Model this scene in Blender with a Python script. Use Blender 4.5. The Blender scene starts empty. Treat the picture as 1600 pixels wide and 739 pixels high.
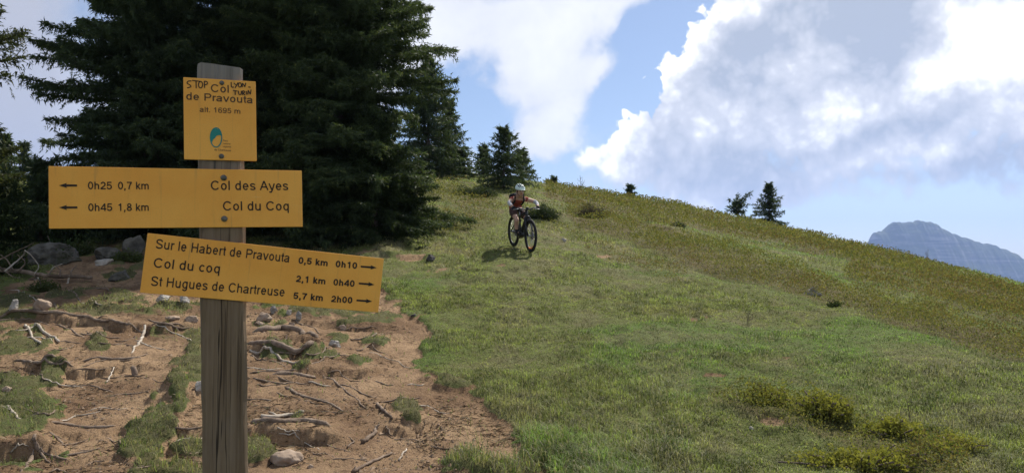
import bpy, bmesh, math, random
import numpy as np
from mathutils import Vector, Matrix, noise as mnoise

R = math.radians
scene = bpy.context.scene
COL = scene.collection

# ---------------------------------------------------------------- camera
F = 1256.0                      # focal length in pixels of the 1600 x 739 photograph
CAM_H = 1.55
PITCH = math.atan((430 - 369.5) / F)
cam_data = bpy.data.cameras.new("camera")
cam_data.sensor_width = 36.0
cam_data.lens = F / 1600.0 * 36.0
cam_data.clip_start = 0.05
cam_data.clip_end = 60000.0
cam = bpy.data.objects.new("camera", cam_data)
cam.location = (0, 0, CAM_H)
cam.rotation_euler = (math.pi / 2 + PITCH, 0, 0)
COL.objects.link(cam)
scene.camera = cam

# ---------------------------------------------------------------- sun, sky, exposure
SUN_AZ, SUN_EL = 30.0, 50.0     # degrees, azimuth clockwise from +Y (the view direction)
SUN_STRENGTH = 4.8
SKY_STRENGTH = 0.08
scene.view_settings.view_transform = 'Standard'
scene.view_settings.look = 'None'
scene.view_settings.gamma = 1.0
scene.view_settings.use_curve_mapping = False
scene.view_settings.exposure = 0.58
try:
    scene.cycles.use_denoising = True
    scene.cycles.max_bounces = 6
    scene.cycles.diffuse_bounces = 3
    scene.cycles.glossy_bounces = 2
    scene.cycles.transmission_bounces = 3
    scene.cycles.volume_bounces = 1
    scene.cycles.transparent_max_bounces = 4
except Exception:
    pass

sun_data = bpy.data.lights.new("sun", 'SUN')
sun_data.energy = SUN_STRENGTH
sun_data.angle = R(1.6)
sun_data.color = (1.0, 0.95, 0.87)
sun = bpy.data.objects.new("sun", sun_data)
sd = Vector((math.sin(R(SUN_AZ)) * math.cos(R(SUN_EL)), math.cos(R(SUN_AZ)) * math.cos(R(SUN_EL)), math.sin(R(SUN_EL))))
sun.rotation_euler = sd.to_track_quat('Z', 'Y').to_euler()
sun.location = sd * 40
COL.objects.link(sun)


class NT:
    """small helper round a node tree"""
    def __init__(self, tree):
        self.t = tree
        tree.nodes.clear()

    def n(self, kind, ins=None, **props):
        nd = self.t.nodes.new(kind)
        for k, v in props.items():
            setattr(nd, k, v)
        for k, v in (ins or {}).items():
            self.put(nd, k, v)
        return nd

    def put(self, nd, k, v):
        s = nd.inputs[k]
        if isinstance(v, bpy.types.NodeSocket):
            self.t.links.new(v, s)
        elif isinstance(v, bpy.types.Node):
            self.t.links.new(v.outputs[0], s)
        else:
            s.default_value = v

    def math(self, op, a, b=None, c=None, clamp=False):
        ins = {0: a}
        if b is not None:
            ins[1] = b
        if c is not None:
            ins[2] = c
        return self.n('ShaderNodeMath', ins, operation=op, use_clamp=clamp).outputs[0]

    def smooth(self, x, lo, hi):
        return self.n('ShaderNodeMapRange', {0: x, 1: lo, 2: hi, 3: 0.0, 4: 1.0}, interpolation_type='SMOOTHSTEP').outputs[0]

    def mix(self, f, a, b, mode='MIX'):
        nd = self.n('ShaderNodeMix', data_type='RGBA', blend_type=mode)
        self.put(nd, 0, f)
        self.put(nd, 6, a if not isinstance(a, tuple) or len(a) == 4 else a + (1,))
        self.put(nd, 7, b if not isinstance(b, tuple) or len(b) == 4 else b + (1,))
        return nd.outputs[2]

    def noise(self, vec, scale, detail=4.0, rough=0.5, dist=0.0):
        nd = self.n('ShaderNodeTexNoise', {'Scale': scale, 'Detail': detail, 'Roughness': rough, 'Distortion': dist})
        if vec is not None:
            self.put(nd, 'Vector', vec)
        return nd


def px_deg(u, v):
    """pixel of the photograph -> azimuth, elevation in degrees"""
    x, z = (u - 800) / F, (369.5 - v) / F
    y2 = math.cos(PITCH) - math.sin(PITCH) * z
    z2 = math.sin(PITCH) + math.cos(PITCH) * z
    return math.degrees(math.atan2(x, y2)), math.degrees(math.atan2(z2, math.hypot(x, y2)))


def build_world():
    w = bpy.data.worlds.new("World")
    scene.world = w
    w.use_nodes = True
    t = NT(w.node_tree)
    gen = t.n('ShaderNodeTexCoord').outputs['Generated']
    nrm = t.n('ShaderNodeVectorMath', {0: gen}, operation='NORMALIZE').outputs[0]
    sep = t.n('ShaderNodeSeparateXYZ', {0: nrm})
    az = t.math('MULTIPLY', t.math('ARCTAN2', sep.outputs[0], sep.outputs[1]), 57.29578)
    el = t.math('MULTIPLY', t.math('ARCSINE', sep.outputs[2]), 57.29578)
    P = t.n('ShaderNodeCombineXYZ', {0: az, 1: el, 2: 0.0}).outputs[0]
    # warp, so that the masses get ragged cloud outlines
    nz = t.noise(nrm, 7.0, 5.0, 0.55)
    wv = t.n('ShaderNodeVectorMath', {0: nz.outputs['Color'], 1: (0.5, 0.5, 0.5)}, operation='SUBTRACT').outputs[0]
    wv = t.n('ShaderNodeVectorMath', {0: wv, 1: (9.0, 9.0, 0.0)}, operation='MULTIPLY').outputs[0]
    PW = t.n('ShaderNodeVectorMath', {0: P, 1: wv}, operation='ADD').outputs[0]

    def blobs(items, vec, start=0.0):
        acc = start
        for (u, v, ru, rv, rot, wgt) in items:
            a, e = px_deg(u, v)
            k = 57.29578 / F
            m = t.n('ShaderNodeMapping', {'Vector': vec, 'Location': (a, e, 0), 'Rotation': (0, 0, R(rot)),
                                          'Scale': (ru * k, rv * k, 1.0)}, vector_type='TEXTURE')
            d = t.n('ShaderNodeVectorMath', {0: m, 1: m}, operation='DOT_PRODUCT').outputs['Value']
            g = t.math('POWER', 0.3679, d)
            acc = t.math('MULTIPLY_ADD', g, wgt, acc)
        return acc

    n1 = t.noise(nrm, 5.0, 9.0, 0.58, 0.2).outputs['Fac']
    n2 = t.noise(nrm, 9.0, 10.0, 0.62, 0.25).outputs['Fac']
    n3 = t.noise(nrm, 2.2, 6.0, 0.55).outputs['Fac']
    vd = t.n('ShaderNodeVectorMath', {0: nrm, 1: t.n('ShaderNodeVectorMath', {0: nz.outputs['Color'], 'Scale': 0.05}, operation='SCALE').outputs[0]}, operation='ADD').outputs[0]
    v1 = t.n('ShaderNodeTexVoronoi', {'Vector': vd, 'Scale': 17.0, 'Smoothness': 0.6, 'Detail': 3.0, 'Roughness': 0.55, 'Lacunarity': 2.1}, feature='SMOOTH_F1').outputs['Distance']
    v2 = t.n('ShaderNodeTexVoronoi', {'Vector': vd, 'Scale': 44.0, 'Smoothness': 0.5, 'Detail': 2.0, 'Roughness': 0.55, 'Lacunarity': 2.1}, feature='SMOOTH_F1').outputs['Distance']
    # --- wispy upper cloud (left half) and everything behind the camera
    front = t.smooth(sep.outputs[1], -0.2, 0.35)
    wisp = blobs([(880, 15, 300, 85, 8, .58), (800, 120, 105, 60, 35, .42), (868, 205, 52, 28, 10, .75), (940, 125, 55, 32, 25, 1.0), (840, 110, 70, 50, 30, .4),
                  (728, 262, 62, 38, 0, .6), (650, 60, 120, 90, 0, .55), (0, 60, 140, 150, 0, .75), (45, 230, 90, 90, 0, .4),
                  (815, 272, 22, 9, 0, .45), (875, 283, 40, 12, 0, .55), (350, 150, 260, 200, 0, .5),
                  (752, 195, 55, 75, 20, -.6), (690, 205, 55, 80, 0, -.7), (985, 92, 60, 24, 40, -.5), (1040, 45, 75, 34, 40, -.75), (930, 190, 80, 30, 45, -.3)], PW, 0.04)
    wisp = t.math('ADD', wisp, t.math('MULTIPLY', t.math('SUBTRACT', n1, 0.5), 1.9))
    rear = t.math('MULTIPLY_ADD', t.math('SUBTRACT', n3, 0.5), 3.0, 0.34)
    wisp = t.math('ADD', t.math('MULTIPLY', wisp, front), t.math('MULTIPLY', rear, t.math('SUBTRACT', 1.0, front)))
    wmask = t.smooth(wisp, 0.16, 0.66)
    # --- the big cumulus
    cum = blobs([(1180, 190, 210, 120, 35, 1.2), (1330, 90, 330, 150, 0, 1.25), (1010, 230, 120, 56, 12, 1.0), (905, 246, 60, 28, 5, .9),
                 (1075, 115, 92, 76, 45, .85), (1190, 45, 70, 40, 30, .5), (1180, 290, 150, 42, -8, .7), (1560, 110, 260, 170, 0, 1.3), (1330, -60, 330, 110, 0, 1.0), (1060, 285, 150, 40, -6, .75), (1430, 250, 120, 45, 0, .6), (1590, 280, 90, 45, 0, .75),
                 (1520, 372, 240, 32, 0, -.5), (1300, 300, 180, 30, 0, .35), (1330, 358, 110, 18, -8, -.3), (900, 165, 90, 45, 45, -.7), (1020, 30, 95, 50, 38, -1.0)], P, -0.08)
    cum = t.math('ADD', cum, t.math('MULTIPLY', t.math('SUBTRACT', n2, 0.5), .55))
    cum = t.math('ADD', cum, t.math('MULTIPLY', t.math('SUBTRACT', 0.40, v1), 1.25))
    cum = t.math('ADD', cum, t.math('MULTIPLY', t.math('SUBTRACT', 0.40, v2), .75))
    low = t.smooth(el, 11.0, 6.0)                         # softer, thinner towards the lower edge
    cmask = t.math('MULTIPLY', t.smooth(cum, t.math('MULTIPLY_ADD', low, -.42, .28), t.math('MULTIPLY_ADD', low, .42, .48)), front)
    # shading of the cumulus: how much of the sun comes through or catches the bumps
    sh = blobs([(1000, 160, 120, 46, 45, .5), (915, 235, 70, 30, 30, .4), (1100, 62, 120, 34, 40, .55), (1350, 150, 75, 42, 10, .48), (1560, 75, 75, 75, 0, .95), (1450, 245, 62, 26, 0, .4),
                (1130, 200, 55, 30, 0, .25), (1310, 300, 60, 30, 0, .25), (1250, 200, 60, 40, 0, .16),
                (1300, 35, 130, 62, 0, -.40), (1400, 60, 70, 60, 20, -.3), (1180, 130, 66, 60, 20, -.30), (1290, 238, 90, 18, 12, -.42), (1440, 200, 70, 20, 8, -.25), (1555, 275, 90, 42, 0, -.42), (1060, 268, 150, 30, -8, -.2),
                (960, 120, 40, 90, 45, .3), (1400, 285, 110, 14, 0, -.26), (1240, 110, 60, 22, 20, .22), (1150, 90, 40, 40, 0, -.2), (1480, 160, 60, 30, 0, -.25), (1230, 295, 70, 30, 0, -.15)], PW, 0.85)
    sh = t.math('ADD', sh, t.math('MULTIPLY', t.math('SUBTRACT', n2, 0.5), 1.05))
    sh = t.math('ADD', sh, t.math('MULTIPLY', t.math('SUBTRACT', 0.5, v1), .6))
    sh = t.math('ADD', sh, t.math('MULTIPLY', t.math('SUBTRACT', 0.5, v2), .4))
    ramp = t.n('ShaderNodeValToRGB', {0: sh})
    e = ramp.color_ramp.elements
    e[0].position, e[0].color = 0.0, (.33, .365, .43, 1)
    e[1].position, e[1].color = 1.05 - .05, (.98, .97, .95, 1)
    m = ramp.color_ramp.elements.new(0.55); m.color = (.53, .545, .59, 1)
    m = ramp.color_ramp.elements.new(0.8); m.color = (.73, .735, .75, 1)
    wr = t.n('ShaderNodeValToRGB', {0: t.math('ADD', t.math('MULTIPLY_ADD', t.math('SUBTRACT', n2, .5), .9, .45), t.math('MULTIPLY', wisp, .35))})
    e = wr.color_ramp.elements
    e[0].position, e[0].color = 0.2, (.44, .46, .51, 1)
    e[1].position, e[1].color = 0.9, (.73, .735, .75, 1)
    lf = t.smooth(az, -24.0, -31.0)                     # the grey cloud deck far left
    wcol = t.mix(t.math('MULTIPLY', lf, t.smooth(az, -100, -40)), wr.outputs[0], (.37, .38, .43))
    sky = t.n('ShaderNodeTexSky', sky_type='NISHITA', sun_disc=False, sun_elevation=R(SUN_EL), sun_rotation=R(SUN_AZ),
              altitude=1700.0, air_density=1.0, dust_density=2.2, ozone_density=1.0)
    b_sky = t.n('ShaderNodeBackground', {0: sky.outputs[0], 1: SKY_STRENGTH})
    b_w = t.n('ShaderNodeBackground', {0: wcol, 1: 1.0})
    b_c = t.n('ShaderNodeBackground', {0: ramp.outputs[0], 1: 1.0})
    up = t.smooth(sep.outputs[2], -0.03, 0.03)
    m1 = t.n('ShaderNodeMixShader', {0: t.math('MULTIPLY', wmask, up), 1: b_sky.outputs[0], 2: b_w.outputs[0]})
    m2 = t.n('ShaderNodeMixShader', {0: t.math('MULTIPLY', cmask, up), 1: m1.outputs[0], 2: b_c.outputs[0]})
    t.n('ShaderNodeOutputWorld', {0: m2.outputs[0]})
    w.cycles.sampling_method = 'MANUAL'
    w.cycles.sample_map_resolution = 512


build_world()

# ---------------------------------------------------------------- numeric helpers
rng = np.random.default_rng(7)


def _hash(ix, iy, s):
    n = (ix * 374761393 + iy * 668265263 + s * 974634777) & 0xffffffff
    n = ((n ^ (n >> 13)) * 1274126177) & 0xffffffff
    n = n ^ (n >> 16)
    return (n & 0xffff) / 65535.0


def vnoise(x, y, s=0):
    x = np.asarray(x, float); y = np.asarray(y, float)
    ix = np.floor(x).astype(np.int64); iy = np.floor(y).astype(np.int64)
    fx = x - ix; fy = y - iy
    fx = fx * fx * fx * (fx * (fx * 6 - 15) + 10); fy = fy * fy * fy * (fy * (fy * 6 - 15) + 10)
    a = _hash(ix, iy, s); b = _hash(ix + 1, iy, s); c = _hash(ix, iy + 1, s); d = _hash(ix + 1, iy + 1, s)
    return (a + (b - a) * fx) * (1 - fy) + (c + (d - c) * fx) * fy


def fbm(x, y, octv=4, s=0, gain=.5):
    """0..1, mean .5"""
    tot = 0; amp = 1; norm = 0
    for o in range(octv):
        tot = tot + amp * vnoise(x * 2 ** o + 17.3 * o, y * 2 ** o - 9.1 * o, s + o)
        norm += amp; amp *= gain
    return tot / norm


def sstep(a, b, x):
    t = np.clip((x - a) / (b - a), 0, 1)
    return t * t * (3 - 2 * t)


CP, SP = math.cos(PITCH), math.sin(PITCH)


def ray(u, v):
    x = (np.asarray(u, float) - 800) / F; z = (369.5 - np.asarray(v, float)) / F
    return x, CP - SP * z, SP + CP * z


def at(u, v, Y):
    """the point at forward distance Y seen at pixel u, v"""
    x, y, z = ray(u, v)
    k = Y / y
    return Vector((float(x * k), float(Y), float(z * k + CAM_H)))


def project(x, y, z):
    zz = z - CAM_H
    d = y * CP + zz * SP
    h = -y * SP + zz * CP
    d = np.where(np.abs(d) < 1e-3, 1e-3, d)
    return 800 + F * x / d, 369.5 - F * h / d, d


# ---------------------------------------------------------------- terrain: profiles read along columns of the photograph
PROF = {
    -300: [(739, 6.3), (600, 9), (480, 12.8), (400, 18), (345, 24), (300, 34), (290, 45)],
    0: [(739, 6.3), (600, 8.9), (480, 12.5), (430, 15), (390, 18), (345, 22), (300, 32), (288, 42)],
    250: [(739, 6.3), (600, 8.7), (480, 12.6), (430, 15), (385, 18.5), (350, 21.5), (310, 28), (280, 36), (271, 44)],
    500: [(739, 6.3), (595, 9), (480, 13.2), (430, 15.6), (385, 18.8), (350, 21.5), (310, 26), (275, 34), (262, 42)],
    650: [(739, 6.3), (595, 9.1), (490, 13), (430, 16), (395, 18.4), (350, 21.8), (310, 27), (280, 33), (262, 40)],
    720: [(739, 6.3), (597, 9.1), (490, 12.9), (430, 16.1), (395, 18.5), (350, 22.2), (312, 28), (285, 35), (270, 42)],
    800: [(739, 6.3), (600, 9), (490, 12.8), (430, 16.2), (395, 18.6), (350, 22.8), (315, 29), (290, 37), (280, 44)],
    900: [(739, 6.3), (600, 8.9), (490, 12.8), (430, 16.6), (395, 19.4), (350, 25), (320, 32), (302, 41), (297, 46)],
    1050: [(739, 6.3), (600, 8.8), (500, 12.3), (440, 16.4), (400, 20.5), (365, 27), (338, 37), (320, 50)],
    1200: [(739, 6.3), (600, 8.7), (500, 12.6), (440, 17), (405, 22.5), (378, 31), (360, 42), (352, 52)],
    1350: [(739, 6.3), (600, 8.6), (510, 12.2), (460, 16.5), (425, 22.5), (402, 31), (390, 41), (385, 49)],
    1500: [(739, 6.3), (600, 8.6), (520, 12), (475, 17), (445, 25), (428, 35), (421, 44)],
    1600: [(739, 6.3), (610, 8.5), (540, 11.5), (490, 17.5), (462, 26), (449, 35), (444, 42)],
    1900: [(739, 6.3), (620, 8.5), (565, 11.5), (535, 17), (520, 26), (514, 35)],
}
LR = np.linspace(math.log(0.2), math.log(45000.0), 1400)
AZF = np.linspace(-math.pi, math.pi, 2881)


def _column(pts):
    """pts: (r, z) -> z on the LR grid, shape-preserving cubic"""
    x = np.array([math.log(p[0]) for p in pts]); y = np.array([p[1] for p in pts])
    xr = np.exp(x)
    m = np.zeros_like(y)
    dl = np.diff(y) / np.diff(xr)
    m[1:-1] = (dl[:-1] * np.diff(xr)[1:] + dl[1:] * np.diff(xr)[:-1]) / (np.diff(xr)[1:] + np.diff(xr)[:-1])
    big = np.maximum(np.abs(dl[:-1]), np.abs(dl[1:])) * 1.5 + 1e-6
    m[1:-1] = np.clip(m[1:-1], -big, big)
    m[0], m[-1] = dl[0], dl[-1]
    q = np.clip(np.exp(LR), xr[0], xr[-1])
    i = np.clip(np.searchsorted(xr, q) - 1, 0, len(xr) - 2)
    h = xr[i + 1] - xr[i]; t = (q - xr[i]) / h
    return ((2 * t ** 3 - 3 * t ** 2 + 1) * y[i] + (t ** 3 - 2 * t ** 2 + t) * h * m[i]
            + (-2 * t ** 3 + 3 * t ** 2) * y[i + 1] + (t ** 3 - t ** 2) * h * m[i + 1])


def _base_table():
    cols, azs = [], []
    far = [(150, -16), (400, -80), (1200, -230), (3000, -380), (8000, -420), (45000, -420)]
    for u in sorted(PROF):
        pts = [(0.2, 0.0), (3.0, 0.0)]
        a = math.atan((u - 800) / F)
        for v, Y in PROF[u]:
            p = at(u, v, Y)
            pts.append((math.hypot(p.x, p.y), p.z))
            a = math.atan2(p.x, p.y)
        rc, zc = pts[-1]
        el = (zc - CAM_H) / rc
        pts += [(rc * 1.12, CAM_H + (el - .006) * rc * 1.12), (rc * 1.35, zc - .9), (rc * 1.8, zc - 4.5)] + far
        cols.append(_column(pts)); azs.append(a)
    flat = _column([(0.2, 0), (3, 0), (12, -.2), (40, -1.5), (80, -6)] + far)
    azs = [-math.pi, -1.4] + azs + [1.4, math.pi]
    cols = [flat, flat] + cols + [flat, flat]
    azs = np.array(azs); cols = np.array(cols)
    tab = np.empty((len(AZF), len(LR)))
    # cubic (Catmull-Rom style) across the columns
    i = np.clip(np.searchsorted(azs, AZF) - 1, 0, len(azs) - 2)
    h = azs[i + 1] - azs[i]; t = ((AZF - azs[i]) / h)[:, None]
    m = np.zeros_like(cols)
    dl = np.diff(cols, axis=0) / np.diff(azs)[:, None]
    w = np.diff(azs)[:, None]
    m[1:-1] = (dl[:-1] * w[1:] + dl[1:] * w[:-1]) / (w[1:] + w[:-1])
    hh = h[:, None]
    tab = ((2 * t ** 3 - 3 * t ** 2 + 1) * cols[i] + (t ** 3 - 2 * t ** 2 + t) * hh * m[i]
           + (-2 * t ** 3 + 3 * t ** 2) * cols[i + 1] + (t ** 3 - t ** 2) * hh * m[i + 1])
    k = np.exp(-np.linspace(-2, 2, 13) ** 2); k /= k.sum()
    pad = np.pad(tab, ((6, 6), (0, 0)), mode='edge')
    return sum(k[j] * pad[j:j + tab.shape[0]] for j in range(13))


TAB = _base_table()


def base_h(az, r):
    fa = np.clip((np.asarray(az) + math.pi) / (2 * math.pi) * (len(AZF) - 1), 0, len(AZF) - 1.001)
    fr = np.clip((np.log(np.maximum(r, .2)) - LR[0]) / (LR[-1] - LR[0]) * (len(LR) - 1), 0, len(LR) - 1.001)
    ia = fa.astype(int); ir = fr.astype(int); ta = fa - ia; tr = fr - ir
    return ((TAB[ia, ir] * (1 - tr) + TAB[ia, ir + 1] * tr) * (1 - ta)
            + (TAB[ia + 1, ir] * (1 - tr) + TAB[ia + 1, ir + 1] * tr) * ta)


RS = np.exp(np.linspace(math.log(3.5), math.log(75), 1500))


def hit(u, v, fn=None):
    """where the ray through a pixel meets the ground: x, y, z (None when it meets the sky)"""
    fn = fn or ground_h
    x, y, z = ray(u, v)
    az = math.atan2(float(x), float(y)); el = float(z) / math.hypot(float(x), float(y))
    zz = CAM_H + el * RS
    g = fn(np.full_like(RS, az), RS)
    below = np.nonzero(g >= zz)[0]
    r = RS[below[0]] if len(below) else RS[np.argmax(g / RS)]
    return math.sin(az) * r, math.cos(az) * r, float(fn(np.array([az]), np.array([r]))[0])


# bare earth of the eroded trail, and the grass islands in it (pixels of the photograph, laid on the ground)
DIRT = np.array([(-200, 900), (-200, 480), (40, 452), (110, 405), (225, 385), (330, 418), (400, 470), (480, 482), (585, 452), (640, 478), (668, 500), (674, 525),
                 (662, 550), (668, 578), (690, 597), (748, 608), (790, 648), (822, 690), (862, 745), (930, 900)], float)
ISLES = [(302, 560, 20, 48), (277, 608, 20, 40), (246, 655, 24, 40), (222, 700, 34, 40), (300, 700, 36, 13), (285, 735, 50, 10),
         (20, 545, 80, 22), (30, 620, 42, 32), (10, 660, 60, 22), (75, 655, 24, 16), (80, 585, 22, 18), (150, 541, 20, 9), (55, 528, 18, 10),
         (130, 490, 50, 9), (185, 487, 40, 10), (270, 482, 50, 7), (20, 470, 36, 12), (95, 460, 30, 8), (185, 460, 30, 12), (185, 425, 26, 10),
         (420, 505, 30, 7), (520, 487, 70, 10), (575, 500, 46, 9), (440, 532, 40, 6), (530, 528, 26, 7), (590, 532, 26, 8), (565, 565, 26, 10), (430, 556, 26, 8),
         (500, 560, 30, 8), (470, 580, 18, 5), (635, 638, 22, 16), (405, 700, 24, 20), (740, 722, 52, 20), (800, 735, 40, 20), (465, 655, 14, 8), (645, 655, 16, 6), (700, 600, 30, 6)]
# steps worn into the slope: polyline along the foot, height in metres
LEDGES = [([(-60, 506), (90, 506), (140, 512), (200, 520), (262, 521), (318, 512)], .13),
          ([(10, 579), (60, 578), (120, 586), (180, 578), (236, 572)], .12),
          ([(-60, 716), (10, 712), (50, 706), (84, 702)], .26),
          ([(60, 674), (130, 678), (200, 672)], .06),
          ([(384, 529), (430, 529), (470, 532), (505, 540)], .13),
          ([(382, 541), (430, 556), (480, 559), (528, 552)], .13),
          ([(468, 582), (520, 583), (570, 586), (600, 578)], .12),
          ([(405, 596), (440, 596), (498, 600)], .05),
          ([(376, 681), (440, 681), (500, 684), (530, 684)], .15),
          ([(596, 664), (635, 668), (680, 662)], .10),
          ([(140, 494), (210, 498), (256, 500)], .08),
          ([(200, 478), (260, 482), (330, 484)], .08),
          ([(455, 500), (540, 508), (612, 512)], .08),
          ([(560, 527), (600, 528), (628, 524)], .07),
          ([(255, 627), (290, 626), (324, 624)], .10),
          ([(262, 676), (300, 678), (330, 677)], .07),
          ([(560, 402), (620, 398), (690, 404)], .10),
          ([(720, 425), (780, 428), (840, 424)], .08),
          ([(880, 400), (930, 404), (980, 402)], .06)]
_ledge_world = None


def poly_dist(u, v, poly):
    u = np.asarray(u); v = np.asarray(v)
    best = np.full(u.shape, 1e9); inside = np.zeros(u.shape, bool)
    for (x0, y0), (x1, y1) in zip(poly, np.roll(poly, -1, axis=0)):
        dx, dy = x1 - x0, y1 - y0
        t = np.clip(((u - x0) * dx + (v - y0) * dy) / (dx * dx + dy * dy), 0, 1)
        best = np.minimum(best, (u - x0 - t * dx) ** 2 + (v - y0 - t * dy) ** 2)
        if y0 != y1:
            c = ((y0 > v) != (y1 > v)) & (u < dx * (v - y0) / dy + x0)
            inside ^= c
    d = np.sqrt(best)
    return np.where(inside, d, -d)


def masks(az, r, z0=None):
    """dirt, isle (both 0..1) from the smooth ground"""
    z0 = base_h(az, r) if z0 is None else z0
    x, y = r * np.sin(az), r * np.cos(az)
    u, v, d = project(x, y, z0)
    ok = (d > 1) & (u > -400) & (u < 1700) & (r < 30) & (r > 3)
    uu, vv = u[ok], v[ok]; xx, yy = x[ok], y[ok]
    n = fbm(xx * 1.6, yy * 1.6, 4, 3) - .5
    n2 = fbm(xx * 5, yy * 5, 3, 9) - .5
    dd = poly_dist(uu, vv, DIRT) + 60 * n + 30 * n2
    dirt = sstep(-7, 9, dd)
    g = np.full(uu.shape, -9.0)
    for cx, cy, rx, ry in ISLES:
        g = np.maximum(g, 1 - ((uu - cx) / rx) ** 2 - ((vv - cy) / ry) ** 2)
    isle = sstep(-.35, .75, g + 2.0 * n + 2.6 * n2) * (g > -2.5)
    # thin scraps of grass anywhere on the earth, more of them to the left
    scr = sstep(.62, .72, fbm(xx * 1.1 + 40, yy * 1.1, 4, 21)) * sstep(520, 60, uu)
    isle = np.maximum(isle, scr * .8)
    out_d = np.zeros(r.shape); out_i = np.zeros(r.shape)
    # small bald spots in the meadow
    bald = np.zeros(uu.shape)
    for cx, cy, rx, ry in [(1225, 563, 14, 6), (1208, 660, 20, 8), (1085, 497, 12, 5), (1104, 494, 8, 3), (640, 400, 30, 4), (575, 394, 24, 4), (780, 420, 14, 3), (690, 421, 22, 3), (1115, 585, 20, 4), (940, 398, 18, 4)]:
        bald = np.maximum(bald, sstep(-.2, .6, 1 - ((uu - cx) / rx) ** 2 - ((vv - cy) / ry) ** 2 + 2.2 * n2))
    out_d[ok] = np.maximum(dirt * (1 - isle), bald * .62); out_i[ok] = dirt * isle
    return out_d, out_i


def ground_h(az, r):
    global _ledge_world
    az = np.asarray(az, float); r = np.asarray(r, float)
    z = base_h(az, r)
    if _ledge_world is None:
        _ledge_world = []
        for pts, h in LEDGES:
            w = [hit(u, v, base_h) for u, v in pts]
            la = np.array([math.atan2(p[0], p[1]) for p in w]); lr = np.array([math.hypot(p[0], p[1]) for p in w])
            _ledge_world.append((la, lr, h))
    x, y = r * np.sin(az), r * np.cos(az)
    dirt, isle = masks(az, r, z)
    near = sstep(70, 45, r) * sstep(1.5, 4, r)
    z = z + near * ((fbm(x * .35, y * .35, 3, 1) - .5) * .30 * sstep(5, 14, r) * sstep(60, 30, r)
                    + (fbm(x * 1.3, y * 1.3, 4, 2) - .5) * .16 * (1 - .55 * dirt) + (fbm(x * 5, y * 5, 4, 5) - .5) * .075)
    z = z - .05 * dirt * near + .025 * isle
    for la, lr, h in _ledge_world:
        s = r - np.interp(az, la, lr) + .34 * (fbm(x * 2.6, y * 2.6, 4, 31) - .5)
        w = max((la[-1] - la[0]) * .22, 1e-4)
        tp = sstep(la[0] - w, la[0] + w, az) * sstep(la[-1] + w, la[-1] - w, az)
        s = s + .10 * (fbm(x * 11, y * 11, 3, 33) - .5)
        up = sstep(-.06, .09, s) * np.exp(-np.clip(s, 0, None) / .75)
        dn = .35 * np.exp(np.clip(s, None, 0) / .16) * (s < 0)
        z = z + .78 * h * tp * (up - dn)
    return z


def gz(x, y):
    return float(ground_h(np.array([math.atan2(x, y)]), np.array([math.hypot(x, y)]))[0])


# ---------------------------------------------------------------- materials
def mat(name, rough=.9, spec=.2):
    m = bpy.data.materials.new(name)
    m.use_nodes = True
    t = NT(m.node_tree)
    b = t.n('ShaderNodeBsdfPrincipled', {'Roughness': rough, 'Specular IOR Level': spec})
    t.n('ShaderNodeOutputMaterial', {0: b.outputs[0]})
    return m, t, b


def noisy(name, c1, c2, scale=8.0, rough=.9, spec=.2, bump=0.0, bscale=40.0, stretch=(1, 1, 1), detail=6.0, c3=None, coords='Object'):
    m, t, b = mat(name, rough, spec)
    tc = t.n('ShaderNodeTexCoord').outputs[coords]
    mp = t.n('ShaderNodeMapping', {'Vector': tc, 'Scale': stretch}).outputs[0]
    n = t.noise(mp, scale, detail, .6).outputs['Fac']
    col = t.mix(t.smooth(n, .32, .68), c1, c2)
    if c3:
        n3 = t.noise(mp, scale * .37, 5.0, .65).outputs['Fac']
        col = t.mix(t.smooth(n3, .52, .66), col, c3)
    t.put(b, 'Base Color', col)
    if bump:
        nb = t.noise(mp, bscale, 6.0, .65).outputs['Fac']
        bp = t.n('ShaderNodeBump', {'Strength': bump, 'Distance': .01, 'Height': nb})
        t.put(b, 'Normal', bp.outputs[0])
    return m


def leafy(name, trans=.35, rough=.55, spec=.25, tint=(1.15, 1.2, .7)):
    """foliage: colour comes from the per-blade attribute; some light passes through"""
    m = bpy.data.materials.new(name)
    m.use_nodes = True
    t = NT(m.node_tree)
    at_ = t.n('ShaderNodeAttribute', attribute_name='tone').outputs['Color']
    b = t.n('ShaderNodeBsdfPrincipled', {'Base Color': at_, 'Roughness': rough, 'Specular IOR Level': spec})
    tr = t.n('ShaderNodeBsdfTranslucent', {'Color': t.mix(1.0, at_, tint, 'MULTIPLY')})
    mx = t.n('ShaderNodeMixShader', {0: trans, 1: b.outputs[0], 2: tr.outputs[0]})
    t.n('ShaderNodeOutputMaterial', {0: mx.outputs[0]})
    return m


def plain(name, c, rough=.6, spec=.3, metal=0.0):
    m, t, b = mat(name, rough, spec)
    tc = t.n('ShaderNodeTexCoord').outputs['Object']
    n = t.noise(tc, 30.0, 3.0).outputs['Fac']
    t.put(b, 'Base Color', t.mix(n, tuple(x * .85 for x in c), tuple(min(1, x * 1.12) for x in c)))
    b.inputs['Metallic'].default_value = metal
    return m


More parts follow.
